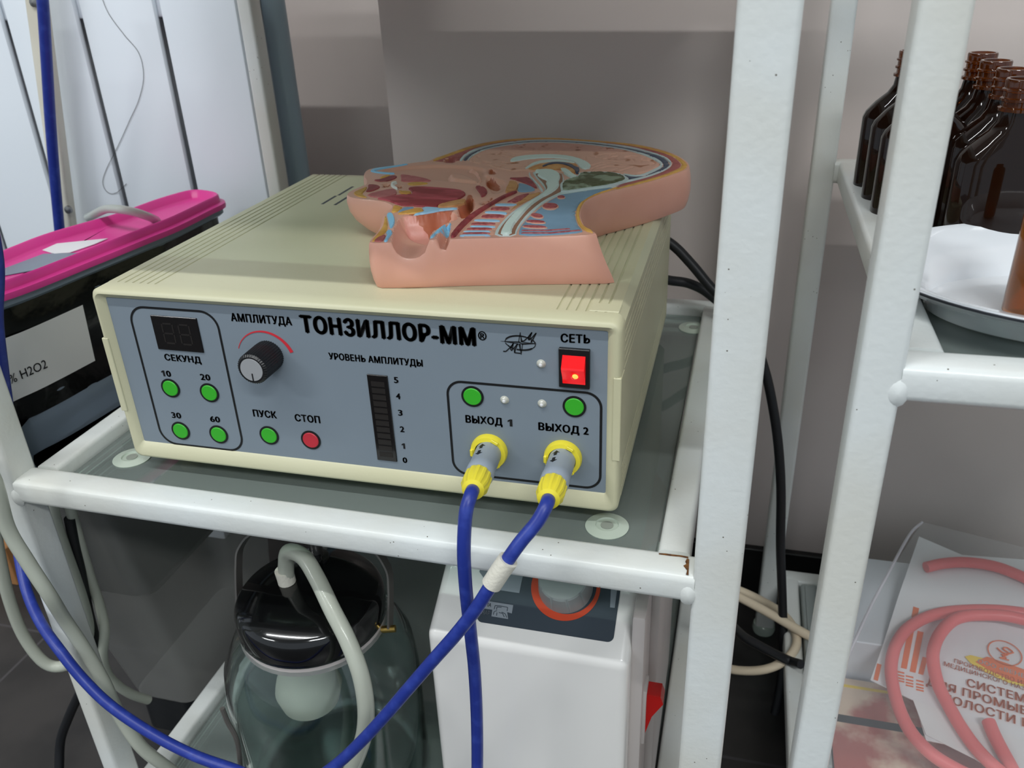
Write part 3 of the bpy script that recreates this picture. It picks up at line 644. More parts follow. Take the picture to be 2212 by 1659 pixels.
def relief(name, pts, dz, m, s=.0030, rnd=1, fn=None, edge=.0005, z0=ZT):
    P = poly(pts, rnd, z0); P = resample(P, .0016 if s < .003 else .0025)
    in1 = None; g = grid(P, s, s*.45); n = len(P); ar = sum(a[0]*b[1]-b[0]*a[1] for a, b in zip(P, np.roll(P, -1, 0)))
    e = np.roll(P, -1, 0)-np.roll(P, 1, 0); e = np.stack([-e[:, 1], e[:, 0]], 1)*(1 if ar > 0 else -1); e /= np.hypot(e[:, 0], e[:, 1])[:, None]+1e-12
    in1 = P+e*edge; in1 = in1[dist_in(in1, P) > edge*.6]
    V, F, _ = fill(P, np.concatenate([in1, g]) if len(g) else in1); d = dist_in(V, P)
    z = H(V)+dz*sm(d/edge)-.0003*(d < edge*.3)
    if fn is not None: z = z+fn(V, d)
    return make(name, ([Vector((x, y, k)) for (x, y), k in zip(V, z)], F), m, HM, angle=60)
E0 = [(935, 345), (950, 339), (984, 327), (1010, 318), (1040, 310.6), (1070, 305), (1100, 301.3), (1140, 298.9), (1180, 298.2), (1220, 299.6), (1270, 302.8), (1320, 307), (1340, 308.5), (1380, 313.5), (1419, 322), (1448, 331), (1467, 340), (1481, 350), (1486, 357.7), (1483, 364.5), (1468, 371), (1439, 381), (1399.5, 393), (1359.7, 402.8), (1330, 410)]
E1 = [(935, 349.5), (950, 345), (984, 332.5), (1010, 323.5), (1040, 315.4), (1070, 309.2), (1100, 305), (1140, 302.3), (1180, 301.2), (1220, 302.2), (1270, 305.6), (1300, 308), (1340, 311.8), (1380, 318), (1419, 327), (1444, 334.5), (1459, 342), (1470, 352), (1472, 357.7), (1468, 363), (1454, 369.5), (1429, 379.3), (1389.6, 390.5), (1350, 401.2), (1330, 407.2)]
E2 = [(992, 348.7), (995.7, 341.7), (1003.7, 333.8), (1019.6, 325), (1039.5, 318.4), (1069, 312), (1109, 306.8), (1139, 304.2), (1160, 303), (1200, 302.9), (1240, 305), (1280, 308), (1300, 310), (1340, 314.6), (1370, 319.5), (1399.5, 327.5), (1424, 334.5), (1440, 341), (1450, 349), (1452, 354.7), (1447, 362.6), (1429, 372.6), (1399.5, 383.5), (1369.7, 391), (1349.8, 395.5), (1330, 402)]
E3 = [(999.7, 347.7), (1003.7, 339.8), (1019.6, 329.8), (1039.5, 321.8), (1069, 314.6), (1109, 308.8), (1139, 306), (1160, 304.9), (1200, 304.7), (1240, 306.6), (1280, 309.8), (1300, 312), (1340, 317.5), (1370, 323), (1399.5, 330.5), (1424, 336.4), (1434, 341.7), (1444, 349.7), (1447, 355.7), (1442, 362.6), (1429, 369.6), (1399.5, 380.5), (1369.7, 387.5), (1359, 389.5)]
E4 = [(1008.7, 347.2), (1013.6, 339.8), (1027.6, 330.8), (1039.5, 325.2), (1069, 317.6), (1109, 311.4), (1139, 308.4), (1160, 307.4), (1200, 307.2), (1240, 309), (1280, 313), (1300, 315.4), (1340, 320.8), (1369.7, 327.3), (1399.5, 335.5), (1419, 343.7), (1431, 351.7), (1433, 357.7), (1428, 363.6), (1409, 373.6), (1389.6, 381), (1369.7, 382.5), (1356, 380.5), (1346, 376.5)]
E5 = [(1012.5, 347.5), (1018, 339.8), (1031, 332), (1042, 327), (1070, 319.8), (1110, 313.4), (1140, 310.4), (1160, 309.3), (1200, 309.1), (1240, 311), (1280, 315), (1300, 317.4), (1340, 323), (1367, 329.5), (1395, 338), (1413, 346.5), (1424, 353.5), (1426, 358), (1420, 363), (1402, 371.5), (1385, 378.8), (1369.7, 380), (1354, 377), (1335, 374.8)]
def band(name, A, B, dz, m, **k): relief(name, A+B[::-1], dz, m, rnd=1, **k)
band('scalp_fat', E0, E1, .0004, M['fat_yellow'])
band('skull_bone', E1, E2, .0003, M['bone_red'])
band('dura', E2, E3, .0007, M['dura_white'], edge=.0004); band('dura', E4, E5, .0007, M['dura_white'], edge=.0004)
band('venous_sinus', E3, E4, .0004, M['sinus_navy'])
def gyri(V, d):
    x, y = V[:, 0], V[:, 1]; u = 330*x+1.6*np.sin(140*y+60*x)+1.1*np.sin(260*x-90*y); w = 300*y+1.8*np.sin(130*x)+1.2*np.sin(210*y+120*x)
    return -.0011*(np.exp(-(np.sin(u)/.22)**2)*(np.sin(w*.6+1) > -.2)+np.exp(-(np.sin(w)/.22)**2)*(np.sin(u*.5) > .1))*sm(d/.002)
relief('brain', E5+[(1320, 375.2), (1290, 375.5), (1272, 374), (1240, 376), (1180, 373), (1150, 372), (1130, 369), (1110, 371), (1090, 368), (1062, 361), (1054, 357.5), (1045, 357), (1030, 353.5), (1014, 350)], .0008, M['brain_pink'], s=.0012, fn=gyri, edge=.0012)
relief('frontal_sinus', [(958.5, 347), (966, 341), (983.5, 341.3), (985, 346.7), (981.5, 351.5), (960, 351)], .0002, M['flesh_brown'], s=.0015)
relief('sphenoid_sinus', [(1057.4, 362.5), (1071, 369), (1072, 375.6), (1060, 376.5), (1054, 374)], .0002, M['flesh_brown'], s=.0015)
relief('corpus_callosum', [(1100, 350), (1109, 343.7), (1129, 339.8), (1150, 338), (1190, 336.6), (1229.5, 339.8), (1259, 348), (1274, 356.7), (1278, 362.6), (1273, 367.6), (1254, 368), (1248, 359.7), (1239, 351.7), (1219.5, 345.7), (1180, 343.7), (1150, 345.7), (1125, 349.3), (1106, 352.5)], .0016, M['nerve_white'], s=.002)
relief('fornix', [(1132, 368), (1141, 361.6), (1150, 355.7), (1170, 349.7), (1209.5, 347.7), (1234, 351.7), (1244, 355.7), (1234, 355), (1209.5, 351.2), (1172, 353.9), (1156, 358.9), (1148, 364.2)], .0016, M['nerve_white'], s=.002, edge=.0004)
relief('thalamus', [(1138, 368), (1146, 363.5), (1156, 359.6), (1172, 354.6), (1209.5, 352.2), (1234, 355), (1246, 356.7), (1248, 361.6), (1245, 375.6), (1234, 377), (1209.5, 370), (1180, 370), (1155, 371)], .0012, M['thalamus_tan'], s=.002)
relief('choroid_plexus', [(1168, 364), (1180, 357.7), (1194.6, 354), (1214.5, 354.4), (1234, 358), (1244, 365), (1252, 365), (1252, 375.6), (1243, 376.6), (1239, 368.6), (1224.5, 361), (1209.5, 357.2), (1190, 358), (1176, 364)], .0018, M['sinus_navy'], s=.002, edge=.0004)
relief('midbrain_roof', [(1207, 367), (1220, 366), (1231, 372), (1238, 379), (1250, 384.5), (1236, 387), (1222, 379)], .0015, M['nerve_white'], s=.002, edge=.0004)
relief('nerve_sheath', [(1066.5, 511), (1071.5, 494.5), (1089.4, 473.6), (1109, 455.7), (1139, 436.8), (1169, 419.5), (1178, 410), (1170, 399), (1158, 385), (1150, 374), (1152, 372), (1214, 372), (1220, 390), (1216, 402), (1218, 416), (1340, 401.5), (1340, 403.5), (1219.5, 419.8), (1204.6, 424), (1180, 436), (1153, 457), (1139, 471), (1119, 495.5), (1115, 511)], .0004, M['dura_white'], s=.0025, edge=.0004)
relief('spinal_channel', [(1073, 510.5), (1079, 494.5), (1096, 474.2), (1113, 458.5), (1142, 440), (1170, 424), (1180, 411), (1174, 398), (1160, 384), (1155, 375), (1214, 373.5), (1217, 390), (1213, 403), (1216, 413), (1204, 419.5), (1176, 433), (1149, 454), (1129, 475), (1115.5, 496), (1112.5, 510.5)], .0007, M['channel_brown'], s=.0025, edge=.0004)
relief('brainstem', [(1154, 370.6), (1190, 369.6), (1200, 372.6), (1209.5, 377.6), (1212.5, 384.5), (1208.5, 394.5), (1210.5, 402.4), (1205, 411.4), (1190, 422), (1170, 431.5), (1145, 450), (1122, 477.6), (1109, 494), (1107, 510.8), (1079, 511), (1081, 499.5), (1094, 479.6), (1114, 459.5), (1139, 443), (1164, 429), (1178, 415), (1181, 406.4), (1177, 398.5), (1180.7, 393.5), (1168, 388.5), (1158, 381.5), (1164, 377), (1155, 374.6)], .0020, M['nerve_white'], s=.002, edge=.0012)
def folia(V, d):
    c = np.array(xy((1262, 398))); a = np.arctan2(V[:, 1]-c[1], V[:, 0]-c[0]); q = np.hypot(V[:, 0]-c[0], V[:, 1]-c[1])
    return -.0006*np.exp(-(np.sin(a*9+40*q)/.3)**2)-.0003*np.sin(q*2600)**2
relief('cerebellum_lining', [(1209, 399), (1222, 391), (1247, 384), (1250, 375.5), (1279, 373.8), (1322, 374.4), (1345, 379.5), (1356, 386), (1360, 390), (1347, 397.5), (1322, 403.5), (1309, 406), (1269, 411.3), (1212, 419.3), (1209, 408)], .0012, M['dura_white'], s=.0025, edge=.0004)
relief('cerebellum', [(1213.5, 398.5), (1225.5, 391), (1249, 385), (1252, 377), (1279, 375), (1319, 375.8), (1340, 380), (1350, 385.5), (1353.5, 389.5), (1342.8, 396), (1320, 401.4), (1309, 403.8), (1269, 409), (1214.5, 417), (1212.5, 407.4)], .0020, M['cerebellum_green'], s=.0012, fn=folia, edge=.001)
relief('neck_muscle', [(1210, 422), (1219.5, 420.3), (1270, 412.4), (1335, 404.3), (1318, 410.2), (1289, 419.5), (1266, 430.5), (1251, 441.5), (1244, 456), (1243, 470), (1249, 487), (1257, 496), (1260, 503), (1200, 508.5), (1121, 511), (1120, 497), (1132, 480), (1156, 458), (1182, 437.5), (1205, 425)], .0005, M['muscle_blue'])
relief('neck_fat', [(1340, 404), (1319, 411.4), (1289, 420.9), (1268, 431.5), (1257.5, 443), (1252.5, 456), (1251.5, 468), (1257.5, 484.6), (1265, 492.5), (1279, 499), (1284, 505), (1262, 499.5), (1249.5, 487), (1243.5, 470), (1244, 456), (1250.5, 441.5), (1265.5, 430.3), (1289, 418.8), (1330, 406)], .0008, M['fat_yellow'], s=.0025)
def blob(cx, cy, rx, ry, tl=0): return [(cx+rx*math.cos(k*math.pi/8)-tl*ry*math.sin(k*math.pi/8), cy+ry*math.sin(k*math.pi/8)+tl*rx*math.cos(k*math.pi/8)) for k in range(16)]
for b in (blob(1212, 428, 9, 2.8), blob(1188.5, 447.5, 17.5, 6), blob(1160, 468.5, 14, 4.2, .12), blob(1157, 481.5, 21, 2.8, .05), blob(1155, 492.5, 26, 2.6, .04)):
    cx = sum(p[0] for p in b)/16; cy = sum(p[1] for p in b)/16
    relief('muscle_rim', [(cx+(x-cx)*1.12+.5, cy+(y-cy)*1.35+.7) for x, y in b], .0008, M['plate_pink'], s=.0025, rnd=0)
    relief('spinous_muscle', b, .0012, M['muscle_red'] if 0 else M['vertebra_red'], s=.0025, rnd=0)
relief('spinous_muscle', [(1126, 499), (1180, 499.3), (1232, 495.5), (1233, 497.5), (1180, 501.5), (1126, 501)], .0010, M['vertebra_red'], s=.002, rnd=0)
relief('spinous_muscle', [(1124, 504.5), (1190, 504.8), (1254, 498.5), (1256, 500.5), (1190, 507), (1124, 506.8)], .0010, M['vertebra_red'], s=.002, rnd=0)
relief('vertebra_bed', [(981, 514), (1030, 466), (1060, 446), (1090, 429.5), (1117, 417), (1146, 416), (1168, 418), (1139, 437), (1109, 456), (1089, 474), (1071, 495), (1066, 511.5)], .0003, M['plate_pink'])
relief('ligament', [(1092, 440), (1118, 424), (1150, 420), (1165, 415), (1170, 418.5), (1150, 430), (1130, 441), (1112, 451), (1098, 462), (1106, 450), (1122, 436)], .0006, M['ligament_tan'], s=.0025)
for P in ([(1100, 436), (1118, 424.5), (1147, 418.5), (1141, 424), (1120, 440), (1090, 438)], [(1062, 449), (1102, 449), (1100, 456), (1058, 456)], [(1043, 465), (1092, 466), (1088, 472.8), (1037, 472.5)], [(1020, 482.5), (1072, 483), (1069, 487.8), (1015, 487.8)], [(1010, 494), (1064, 494), (1062, 498.8), (1006, 498.6)], [(1001, 504.3), (1060, 503.8), (1058, 507.6), (997, 508)]):
    relief('vertebra', P, .0009, M['vertebra_red'], s=.0025)
for P in ([(1070, 442), (1117, 443), (1117, 446.5), (1068, 446.5)], [(1049, 458.5), (1082, 459.5), (1097, 462), (1094, 466), (1080, 463.5), (1046, 462.3)], [(1025, 476), (1081, 477.5), (1080, 481.5), (1023, 479.5)], [(1017, 489.5), (1071, 491), (1070, 494), (1013, 492.4)], [(1002, 500.8), (1064, 500.8), (1063, 503.5), (999, 503.5)], [(994, 509), (1062, 508.6), (1062, 511), (992, 512)]):
    relief('vertebral_disc', P, .0010, M['disc_blue'], s=.0025, edge=.0004)
relief('prevertebral_muscle', [(971, 514), (980, 501), (1000, 479), (1025, 460), (1060, 440), (1089, 424), (1114, 415), (1119, 416.5), (1089, 429), (1060, 446), (1030, 466), (1005, 488), (990, 505), (983, 514)], .0016, M['muscle_red'], s=.0022)
relief('clivus_cartilage', [(1120, 395.5), (1144, 402.4), (1157, 409.4), (1154, 413.4), (1129, 416.4), (1116, 413.4), (1120, 404.4)], .0008, M['muscle_blue'], s=.002)
relief('clivus_bone', [(1095, 384.8), (1125, 385.5), (1142, 382.5), (1160, 402.4), (1161, 409.4), (1139, 398.8), (1119, 391)], .0008, M['muscle_red'], s=.002)
relief('membrane', [(1141, 374), (1145, 374), (1148, 384.5), (1159, 395), (1174, 413), (1172, 415.5), (1168, 413.5), (1156, 396.5), (1145, 386)], .0013, M['dura_white'], s=.002, edge=.0004)
relief('adenoid', [(1099, 393.5), (1114, 393.5), (1120, 399.5), (1118, 411.4), (1109, 415.4), (1091, 418.4), (1092, 409.4), (1098, 399.5)], .0012, M['ligament_tan'], s=.002)
relief('nasal_concha', [(964, 378), (980, 375.6), (1009.7, 378.6), (1026, 386), (1046, 398.5), (1036, 400), (1020, 396), (1000, 394), (970, 390)], .0034, M['flesh'], s=.0014, edge=.0034)
relief('nasal_concha', [(1011, 363), (1029.6, 365), (1040, 377), (1042, 390), (1036, 389), (1031, 379), (1024, 369.5), (1012, 366.5)], .0026, M['flesh'], s=.0014, edge=.0022)
relief('nose_cartilage', [(799.7, 369.8), (804.5, 366.5), (816, 364), (859.4, 358.5), (881, 354.6), (881, 356.4), (849, 361.8), (820, 366.8), (810, 369.6), (816, 372.4), (840, 374.3), (853.4, 374.8), (852.4, 377.2), (834.5, 376.6), (812, 374), (802, 371.8)], .0008, M['cartilage_blue'], s=.002, edge=.0004)
relief('palate_muscle', [(864, 377.6), (889, 380.5), (919, 386.5), (936, 392.8), (899, 392.8), (865.4, 393.5), (866.4, 385.5)], .0008, M['muscle_pink'], s=.002)
relief('lip_muscle', [(804, 389.7), (824.6, 387.5), (845.5, 379.6), (858.4, 380.5), (857.4, 385.5), (839.5, 392.3), (820, 393.3)], .0006, M['muscle_red'], s=.002)
relief('lip_fat', [(820, 384), (837, 378), (845, 378.4), (835, 383.7), (822.6, 386.8)], .0006, M['fat_yellow'], s=.002)
relief('palate_fat', [(877, 398), (895, 393.8), (922, 395.3), (926, 397.8), (900, 400.8), (887, 401)], .0006, M['fat_yellow'], s=.002)
relief('tooth', [(843.5, 397), (858.4, 394.5), (859, 397.3), (850.4, 400.5), (853, 404.2), (862, 411), (858, 411), (845, 405)], .0016, M['tooth_white'], s=.0018, edge=.0006)
relief('mouth_cavity', [(827.5, 398), (842.5, 397), (841.5, 402.8), (828, 405.5)], .0002, M['flesh_brown'], s=.0018, rnd=0); relief('mouth_cavity', [(855.5, 400), (868.5, 401), (868.5, 406.5), (861, 405.6)], .0002, M['flesh_brown'], s=.0018, rnd=0)
relief('lip_muscle', [(794.5, 399), (809.7, 399.5), (822, 402.8), (820, 407.4), (804, 414.2), (788, 415.7), (794.5, 407.4)], .0006, M['muscle_red'], s=.002)
relief('chin_fat', [(762, 416.6), (782, 408.4), (793, 403.4), (793, 408), (785, 416.4), (783, 420.3), (796, 428.8), (780, 427), (767, 422.6)], .0006, M['fat_yellow'], s=.002)
relief('jaw_muscle', [(789.8, 420.3), (849.4, 407.4), (857.4, 412.4), (857.4, 422.3), (829.5, 428), (802, 427)], .0006, M['muscle_pink'], s=.002)
relief('tongue', [(879, 406.6), (909, 404.9), (940, 406.6), (980, 410), (1000, 413.4), (1008, 420.3), (1000, 427.3), (985, 435), (974, 439), (945, 445), (945, 450), (909, 447.5), (889.5, 446), (869.6, 446), (853.6, 441), (835.7, 434), (810, 430), (829.5, 429.5), (858.4, 422.8), (889, 421.5), (891, 415.4)], .0010, M['tongue_red'], s=.002)
relief('floor_fat', [(858.4, 413.4), (879.3, 416.4), (888.5, 416), (888.5, 420), (869, 421.3)], .0013, M['fat_yellow'], s=.002)
relief('uvula', [(1025.6, 404.4), (1035.5, 403), (1047.5, 406.4), (1054, 413.4), (1051, 422.3), (1040, 428.3), (1036.5, 419.4), (1030.5, 411.4)], .0010, M['muscle_red'], s=.002)
relief('tongue_root_fat', [(945, 446), (960, 440.5), (989.8, 434.5), (1006, 432), (1008, 437.3), (1002, 443.8), (980, 448), (946, 450.5)], .0012, M['ligament_tan'], s=.002)
relief('mouth_floor_fat', [(849.7, 443.5), (869.6, 447.5), (868, 452), (854, 460), (844, 459), (848, 450.5)], .0006, M['fat_yellow'], s=.002)
relief('hyoid_cartilage', [(873, 449.3), (899.4, 448.4), (880, 454), (856, 461), (866.6, 453.2)], .0008, M['muscle_blue'], s=.002)
relief('mouth_floor_fat', [(853, 463.6), (880, 455.2), (909, 449.6), (917, 457.5), (909, 460.8), (880, 463.6)], .0008, M['fat_yellow'], s=.002)
relief('epiglottis', [(910, 448.6), (945, 450.6), (951, 452.6), (987, 450.5), (989, 453.2), (954, 456), (929, 461.5), (890, 467), (898, 463.5), (918, 458.7)], .0010, M['disc_blue'], s=.002)
relief('neck_front_fat', [(830.7, 466.8), (835, 465.8), (839.5, 489.7), (834, 503.6), (823, 510), (810.5, 522), (800, 522.5), (819.8, 500), (828, 485.7)], .0005, M['fat_yellow'], s=.002)
relief('neck_front_muscle', [(806, 523), (814.8, 514.3), (828, 508.4), (835, 508.4), (831, 517), (826, 523)], .0007, M['mucosa_pink'] if 0 else M['bone_red'], s=.002)
relief('thyroid_cartilage', [(833.7, 460.8), (847.7, 460.8), (853.6, 472.8), (852.6, 485.7), (846, 494.5), (842, 495), (838.7, 479.8)], .0009, M['cartilage_blue'], s=.002)
relief('cricoid_cartilage', [(837.7, 498.5), (847, 498.5), (848, 505.6), (840, 514.6), (837, 523), (827.8, 523), (832, 515.6), (836, 507.6), (832.7, 503.6)], .0009, M['cartilage_blue'], s=.002)
relief('arytenoid_cartilage', [(926, 516), (937, 505.6), (949, 493.7), (967, 483.7), (975.5, 483.7), (974.5, 487.7), (954, 499.7), (943, 505.6), (937, 514)], .0009, M['cartilage_blue'], s=.002)

# ------------------------------------------------------------------ tub with the pink lid, on a lidded bin
LZ = .090
lo = [(0, 632), (50, 615), (105, 594), (180, 564), (253, 535), (320, 508), (380, 484), (430, 460), (460, 445), (481, 435), (486, 429), (478, 423.5), (455, 419), (430, 417.5), (395, 422), (330, 441), (250, 470), (170, 493), (90, 517), (30, 540), (-30, 566), (-90, 600), (-125, 640), (-125, 668), (-90, 675), (-45, 652)]
LP = poly(lo, 0); 
LP = np.array([(lambda p: (p.x, p.y))(at(x, y, z=LZ)) for x, y in lo])
LP = np.array([(v.x, v.y) for v in spline([(x, y, 0) for x, y in LP]+[(LP[0][0], LP[0][1], 0)], 10)][:-1])
LC = LP.mean(0)
def inset(P, d):
    e = np.roll(P, -1, 0)-np.roll(P, 1, 0); ar = sum(a[0]*b[1]-b[0]*a[1] for a, b in zip(P, np.roll(P, -1, 0)))
    n = np.stack([-e[:, 1], e[:, 0]], 1)*(1 if ar > 0 else -1); n /= np.hypot(n[:, 0], n[:, 1])[:, None]
    Q = P+n*d
    for _ in range(2): Q = (np.roll(Q, 1, 0)+2*Q+np.roll(Q, -1, 0))/4
    return Q
def shell(rows, cap0=True, cap1=True):
    vs, fs = [], []; n = len(rows[0][0])
    for k, (P, z) in enumerate(rows):
        vs += [(x, y, z) for x, y in P]
        if k: fs += [[(k-1)*n+i, (k-1)*n+(i+1) % n, k*n+(i+1) % n, k*n+i] for i in range(n)]
    if cap0: fs.append(list(range(n))[::-1])
    if cap1: fs.append([len(vs)-n+i for i in range(n)])
    return vs, fs
TB = thing('lidded_tub', 'black-wrapped plastic tub with a pink lid and white label beside the instrument', 'tub', (LC[0], LC[1], -.045))
I = lambda d: inset(LP, d)
make('lid', shell([(I(.004), LZ-.007), (I(.0005), LZ-.007), (I(0), LZ-.005), (I(.0004), LZ-.0025), (I(.0045), LZ-.0015), (I(.0050), LZ+.0040), (I(.0062), LZ+.0052), (I(.0082), LZ+.0046), (I(.0100), LZ-.0010), (I(.0125), LZ-.0030)]), M['lid_pink'], TB, angle=60)
make('lid_gasket', shell([(I(.006), LZ-.014), (I(.0035), LZ-.012), (I(.0035), LZ-.0072), (I(.006), LZ-.0072)]), M['tub_clear'], TB)
tz = -.045
def wall_at(z): return I(.009+.010*(LZ-z)/.135)
make('vessel', shell([(wall_at(tz)*.97+.03*LC, tz), (wall_at(tz), tz+.004), (wall_at(-.026), -.026), (wall_at(-.022)*1.012-.012*LC, -.022), (wall_at(-.018), -.018), (wall_at(LZ-.012), LZ-.012)]), M['tub_clear'], TB)
def wr(z, k):
    P = wall_at(z); n = len(P); a = np.arange(n)/n*2*np.pi
    return LC+(P-LC)*(1.014+.010*np.sin(7*a+k*1.7)+.006*np.sin(17*a-k*2.3))[:, None]
make('black_film', shell([(wr(z, k), z) for k, z in enumerate(np.linspace(-.014, LZ-.016, 9))]), M['film_black'], TB, angle=80)
# label on the near flank
P = LC+(wall_at(.02)-LC)*1.052; n = len(P); PA = LC+(wall_at(.054)-LC)*1.05; PZ = LC+(wall_at(.005)-LC)*1.05
def near(px, z):
    """the outline point facing the camera nearest to a photo column"""
    q = [(abs(_px(P[i][0], P[i][1], z)[0]-px), i) for i in range(n)]
    q = [(d, i) for d, i in q if d < 25] or q
    return min(q, key=lambda t: (Vector((P[t[1]][0], P[t[1]][1], z))-CAM).length+t[0]*.0004)[1]
def _px(x, y, z):
    d = Vector((x, y, z))-CAM; k = d.dot(CF); return 1106+F_PX*d.dot(CR)/k, 829.5-F_PX*d.dot(CU)/k
i0, i1 = near(-30, .015), near(200, .015)
st_ = 1 if (i1-i0) % n < n/2 else -1; seg = [Vector((*P[(i0+st_*k) % n], 0)) for k in range((st_*(i1-i0)) % n+1)]
zt, zb = .054, .005
ix = [(i0+st_*k) % n for k in range(len(seg))]; vs = [(*PZ[i], zb) for i in ix]+[(*PA[i], zt) for i in ix]; k = len(seg)
lb = make('label', (vs, [[i, i+1, k+i+1, k+i] for i in range(k-1)]), M['label_paper'], TB, label='white paper label')
q = [min(seg, key=lambda p: abs(_px(p.x, p.y, .02)[0]-x)) for x in (24, 62, 102)]
out = Vector((q[2].y-q[0].y, -(q[2].x-q[0].x), 0)); out = out if out.dot(CAM-q[1]) > 0 else -out
text('lettering', '% H2O2', q[0]+Vector((0, 0, .0195)), q[2]+Vector((0, 0, .0195)), (0, 0, 1), out, .0068, M['print_dark'], TB, .005, lift=.0012)
zf = LZ-.0026
make('silicone_handle', tube([at(190, 470, z=zf), at(206, 462, z=zf+.010), at(228, 452, z=zf+.018), at(256, 452, z=zf+.021), at(290, 458, z=zf+.017), at(320, 468, z=zf+.009), at(338, 476, z=zf)], .0036, n=14), M['silicone'], TB)
make('paper_scrap', plate([at(x, y, z=zf) for x, y in ((92, 541), (123, 527), (233, 516), (205, 528), (152, 546), (118, 549))], (0, 0, 1), .0005), M['paper_white'], TB, smooth=False)
make('film_scrap', plate([at(x, y, z=zf) for x, y in ((6, 582), (94, 549), (168, 547), (86, 582), (10, 596))], (0, 0, 1), .0004), M['tub_clear'], TB, smooth=False)
# bin below it
def at_floor(px, py): return at(px, py, z=FLOOR)
BN = thing('storage_bin', 'tall translucent plastic bin with dark contents under the black-wrapped tub', 'bin', (-.135, .14, FLOOR))
def binrow(z, t): # t 0 bottom .. 1 top
    x1, x0, y0, y1 = -.082+.000*t, -.150-.03*t, .075-.045*t, .235+.05*t
    return np.array(rrect(x0, x1, y0, y1, .014, 5)), z
make('base', shell([binrow(FLOOR, -.05), binrow(FLOOR+.045, -.05)]), M['bag_dark'], BN)
rows = [binrow(z, t) for z, t in ((FLOOR+.0452, -.02), (FLOOR+.05, 0), (-.22, .4), (-.12, .75), (-.058, 1))]
make('wall', shell(rows, True, False), M['bin_clear'], BN)
make('dark_bag', shell([(binrow(0, .45)[0]*.86+.14*np.array((-.13, .16)), -.196), (binrow(0, .5)[0]*.955+.045*np.array((-.13, .16)), -.185), (binrow(0, .75)[0]*.97+.03*np.array((-.13, .16)), -.12), (binrow(0, 1)[0]*.97+.03*np.array((-.13, .16)), -.060)]), M['bag_dark'], BN, angle=80)
make('lid', shell([binrow(-.0575, 1.12), binrow(-.0465, 1.12)]), M['bag_dark'], BN)
a = at(22, 1262, z=FLOOR)
tag(make('cardboard_box', box(a.x-.16, a.x+.012, a.y, a.y+.16, FLOOR, FLOOR+.055, .001, 1), M['cardboard'], smooth=False), 'brown cardboard box on the dark floor behind the cart leg', 'box')

# ------------------------------------------------------------------ suction jar
SZ = -.2975+.0005                       # on the lower shelf's rails and glass
c = at(664, 1256, z=-.104); JX, JY = c.x, c.y
JR = thing('suction_jar', 'greenish glass jar with a black lid and wire handle under the instrument', 'jar', (JX, JY, -.3064))
jb = -.3064
def wallp(r, t): return [(r-t, )]
outer = [(.0001, 0), (.062, 0), (.070, .006), (.0715, .02), (.0715, .115), (.069, .138), (.060, .158), (.051, .168), (.049, .172), (.049, .184)]
inner = [(r-.003 if r > .01 else r, h+(.004 if h < .01 else 0)) for r, h in outer][::-1]
make('glass', lathe(outer+inner[:-1]+[(.0001, .004)], (JX, JY, jb), n=64), M['jar_glass'], JR, angle=70)
lz = jb+.172
make('lid', lathe([(.0485, -.001), (.0520, -.001), (.0530, .001), (.0530, .016), (.0515, .0195), (.049, .0225), (.030, .0285), (.0001, .0290)], (JX, JY, lz), n=64), M['bakelite'], JR, angle=40)
make('neck_band', lathe([(.0500, -.008), (.0515, -.008), (.0515, -.0015), (.0500, -.0015), (.0500, -.008)], (JX, JY, lz), n=48), M['pump_side'], JR)
tl = lz+.029
fx = at(622, 1266, z=tl-.004)
ft = make('hose_fitting', lathe([(.0001, -.004), (.0075, -.004), (.0080, -.001), (.0062, .0005), (.0048, .002), (.0048, .007), (.0062, .008), (.0048, .009), (.0001, .010)], fx, n=28), M['steel'], JR)
gx = at(686, 1205, z=tl)
make('hose_fitting', lathe([(.0001, -.003), (.0085, -.003), (.0085, .002), (.0050, .003), (.0050, .018), (.0058, .019), (.0050, .020), (.0050, .030), (.0001, .030)], gx, n=28), M['steel'], JR)
kx = at(680, 1222, z=tl-.002)
make('clamp_screw', lathe([(.0001, -.002), (.0065, -.002), (.0065, .006), (.0055, .008), (.0001, .008)], kx, n=20), M['bakelite'], JR)
pl_, pr_ = Vector((JX-.0575, JY-.004, lz+.002)), Vector((JX+.0575, JY+.004, lz-.004))
bk = Vector((0, .30, 1)).normalized()
path = [pl_, pl_+bk*.030, pl_+bk*.046+Vector((.003, 0, 0)), pl_+bk*.060+Vector((.018, 0, 0)), (pl_+pr_)/2+bk*.068, pr_+bk*.060-Vector((.018, 0, 0)), pr_+bk*.046-Vector((.003, 0, 0)), pr_+bk*.030, pr_]
g = []; S_ = spline(path, 6)
vs, fs = [], []
for i, p in enumerate(S_):
    T = (S_[min(i+1, len(S_)-1)]-S_[max(0, i-1)]).normalized(); wd = Vector((0, 1, -.3)).normalized(); nn = T.cross(wd).normalized()
    for a, b in ((-1, -1), (1, -1), (1, 1), (-1, 1)): vs.append(p+wd*a*.0042+nn*b*.0007)
    if i: fs += [[4*i-4+j, 4*i-4+(j+1) % 4, 4*i+(j+1) % 4, 4*i+j] for j in range(4)]
fs += [[0, 1, 2, 3], [len(vs)-4+j for j in range(4)]]
hd = make('handle', (vs, fs), M['steel_strap'], JR, angle=30)
make('pivot_screw', tube([pl_-Vector((.002, 0, 0)), pl_+Vector((.006, 0, 0))], .0024, smooth=False), M['brass'], hd); make('pivot_screw', tube([pr_+Vector((.004, 0, -.001)), pr_-Vector((.006, .002, .002))], .0026, smooth=False), M['brass'], hd)
fc = at(664, 1470, y=JY-.01)
make('float', lathe([(.0001, .000), (.014, .001), (.022, .007), (.0250, .019), (.022, .031), (.0185, .038), (.0180, .05), (.0180, .083), (.0001, .083)], (fc.x, fc.y, lz-.083), n=36), M['float_white'], JR)
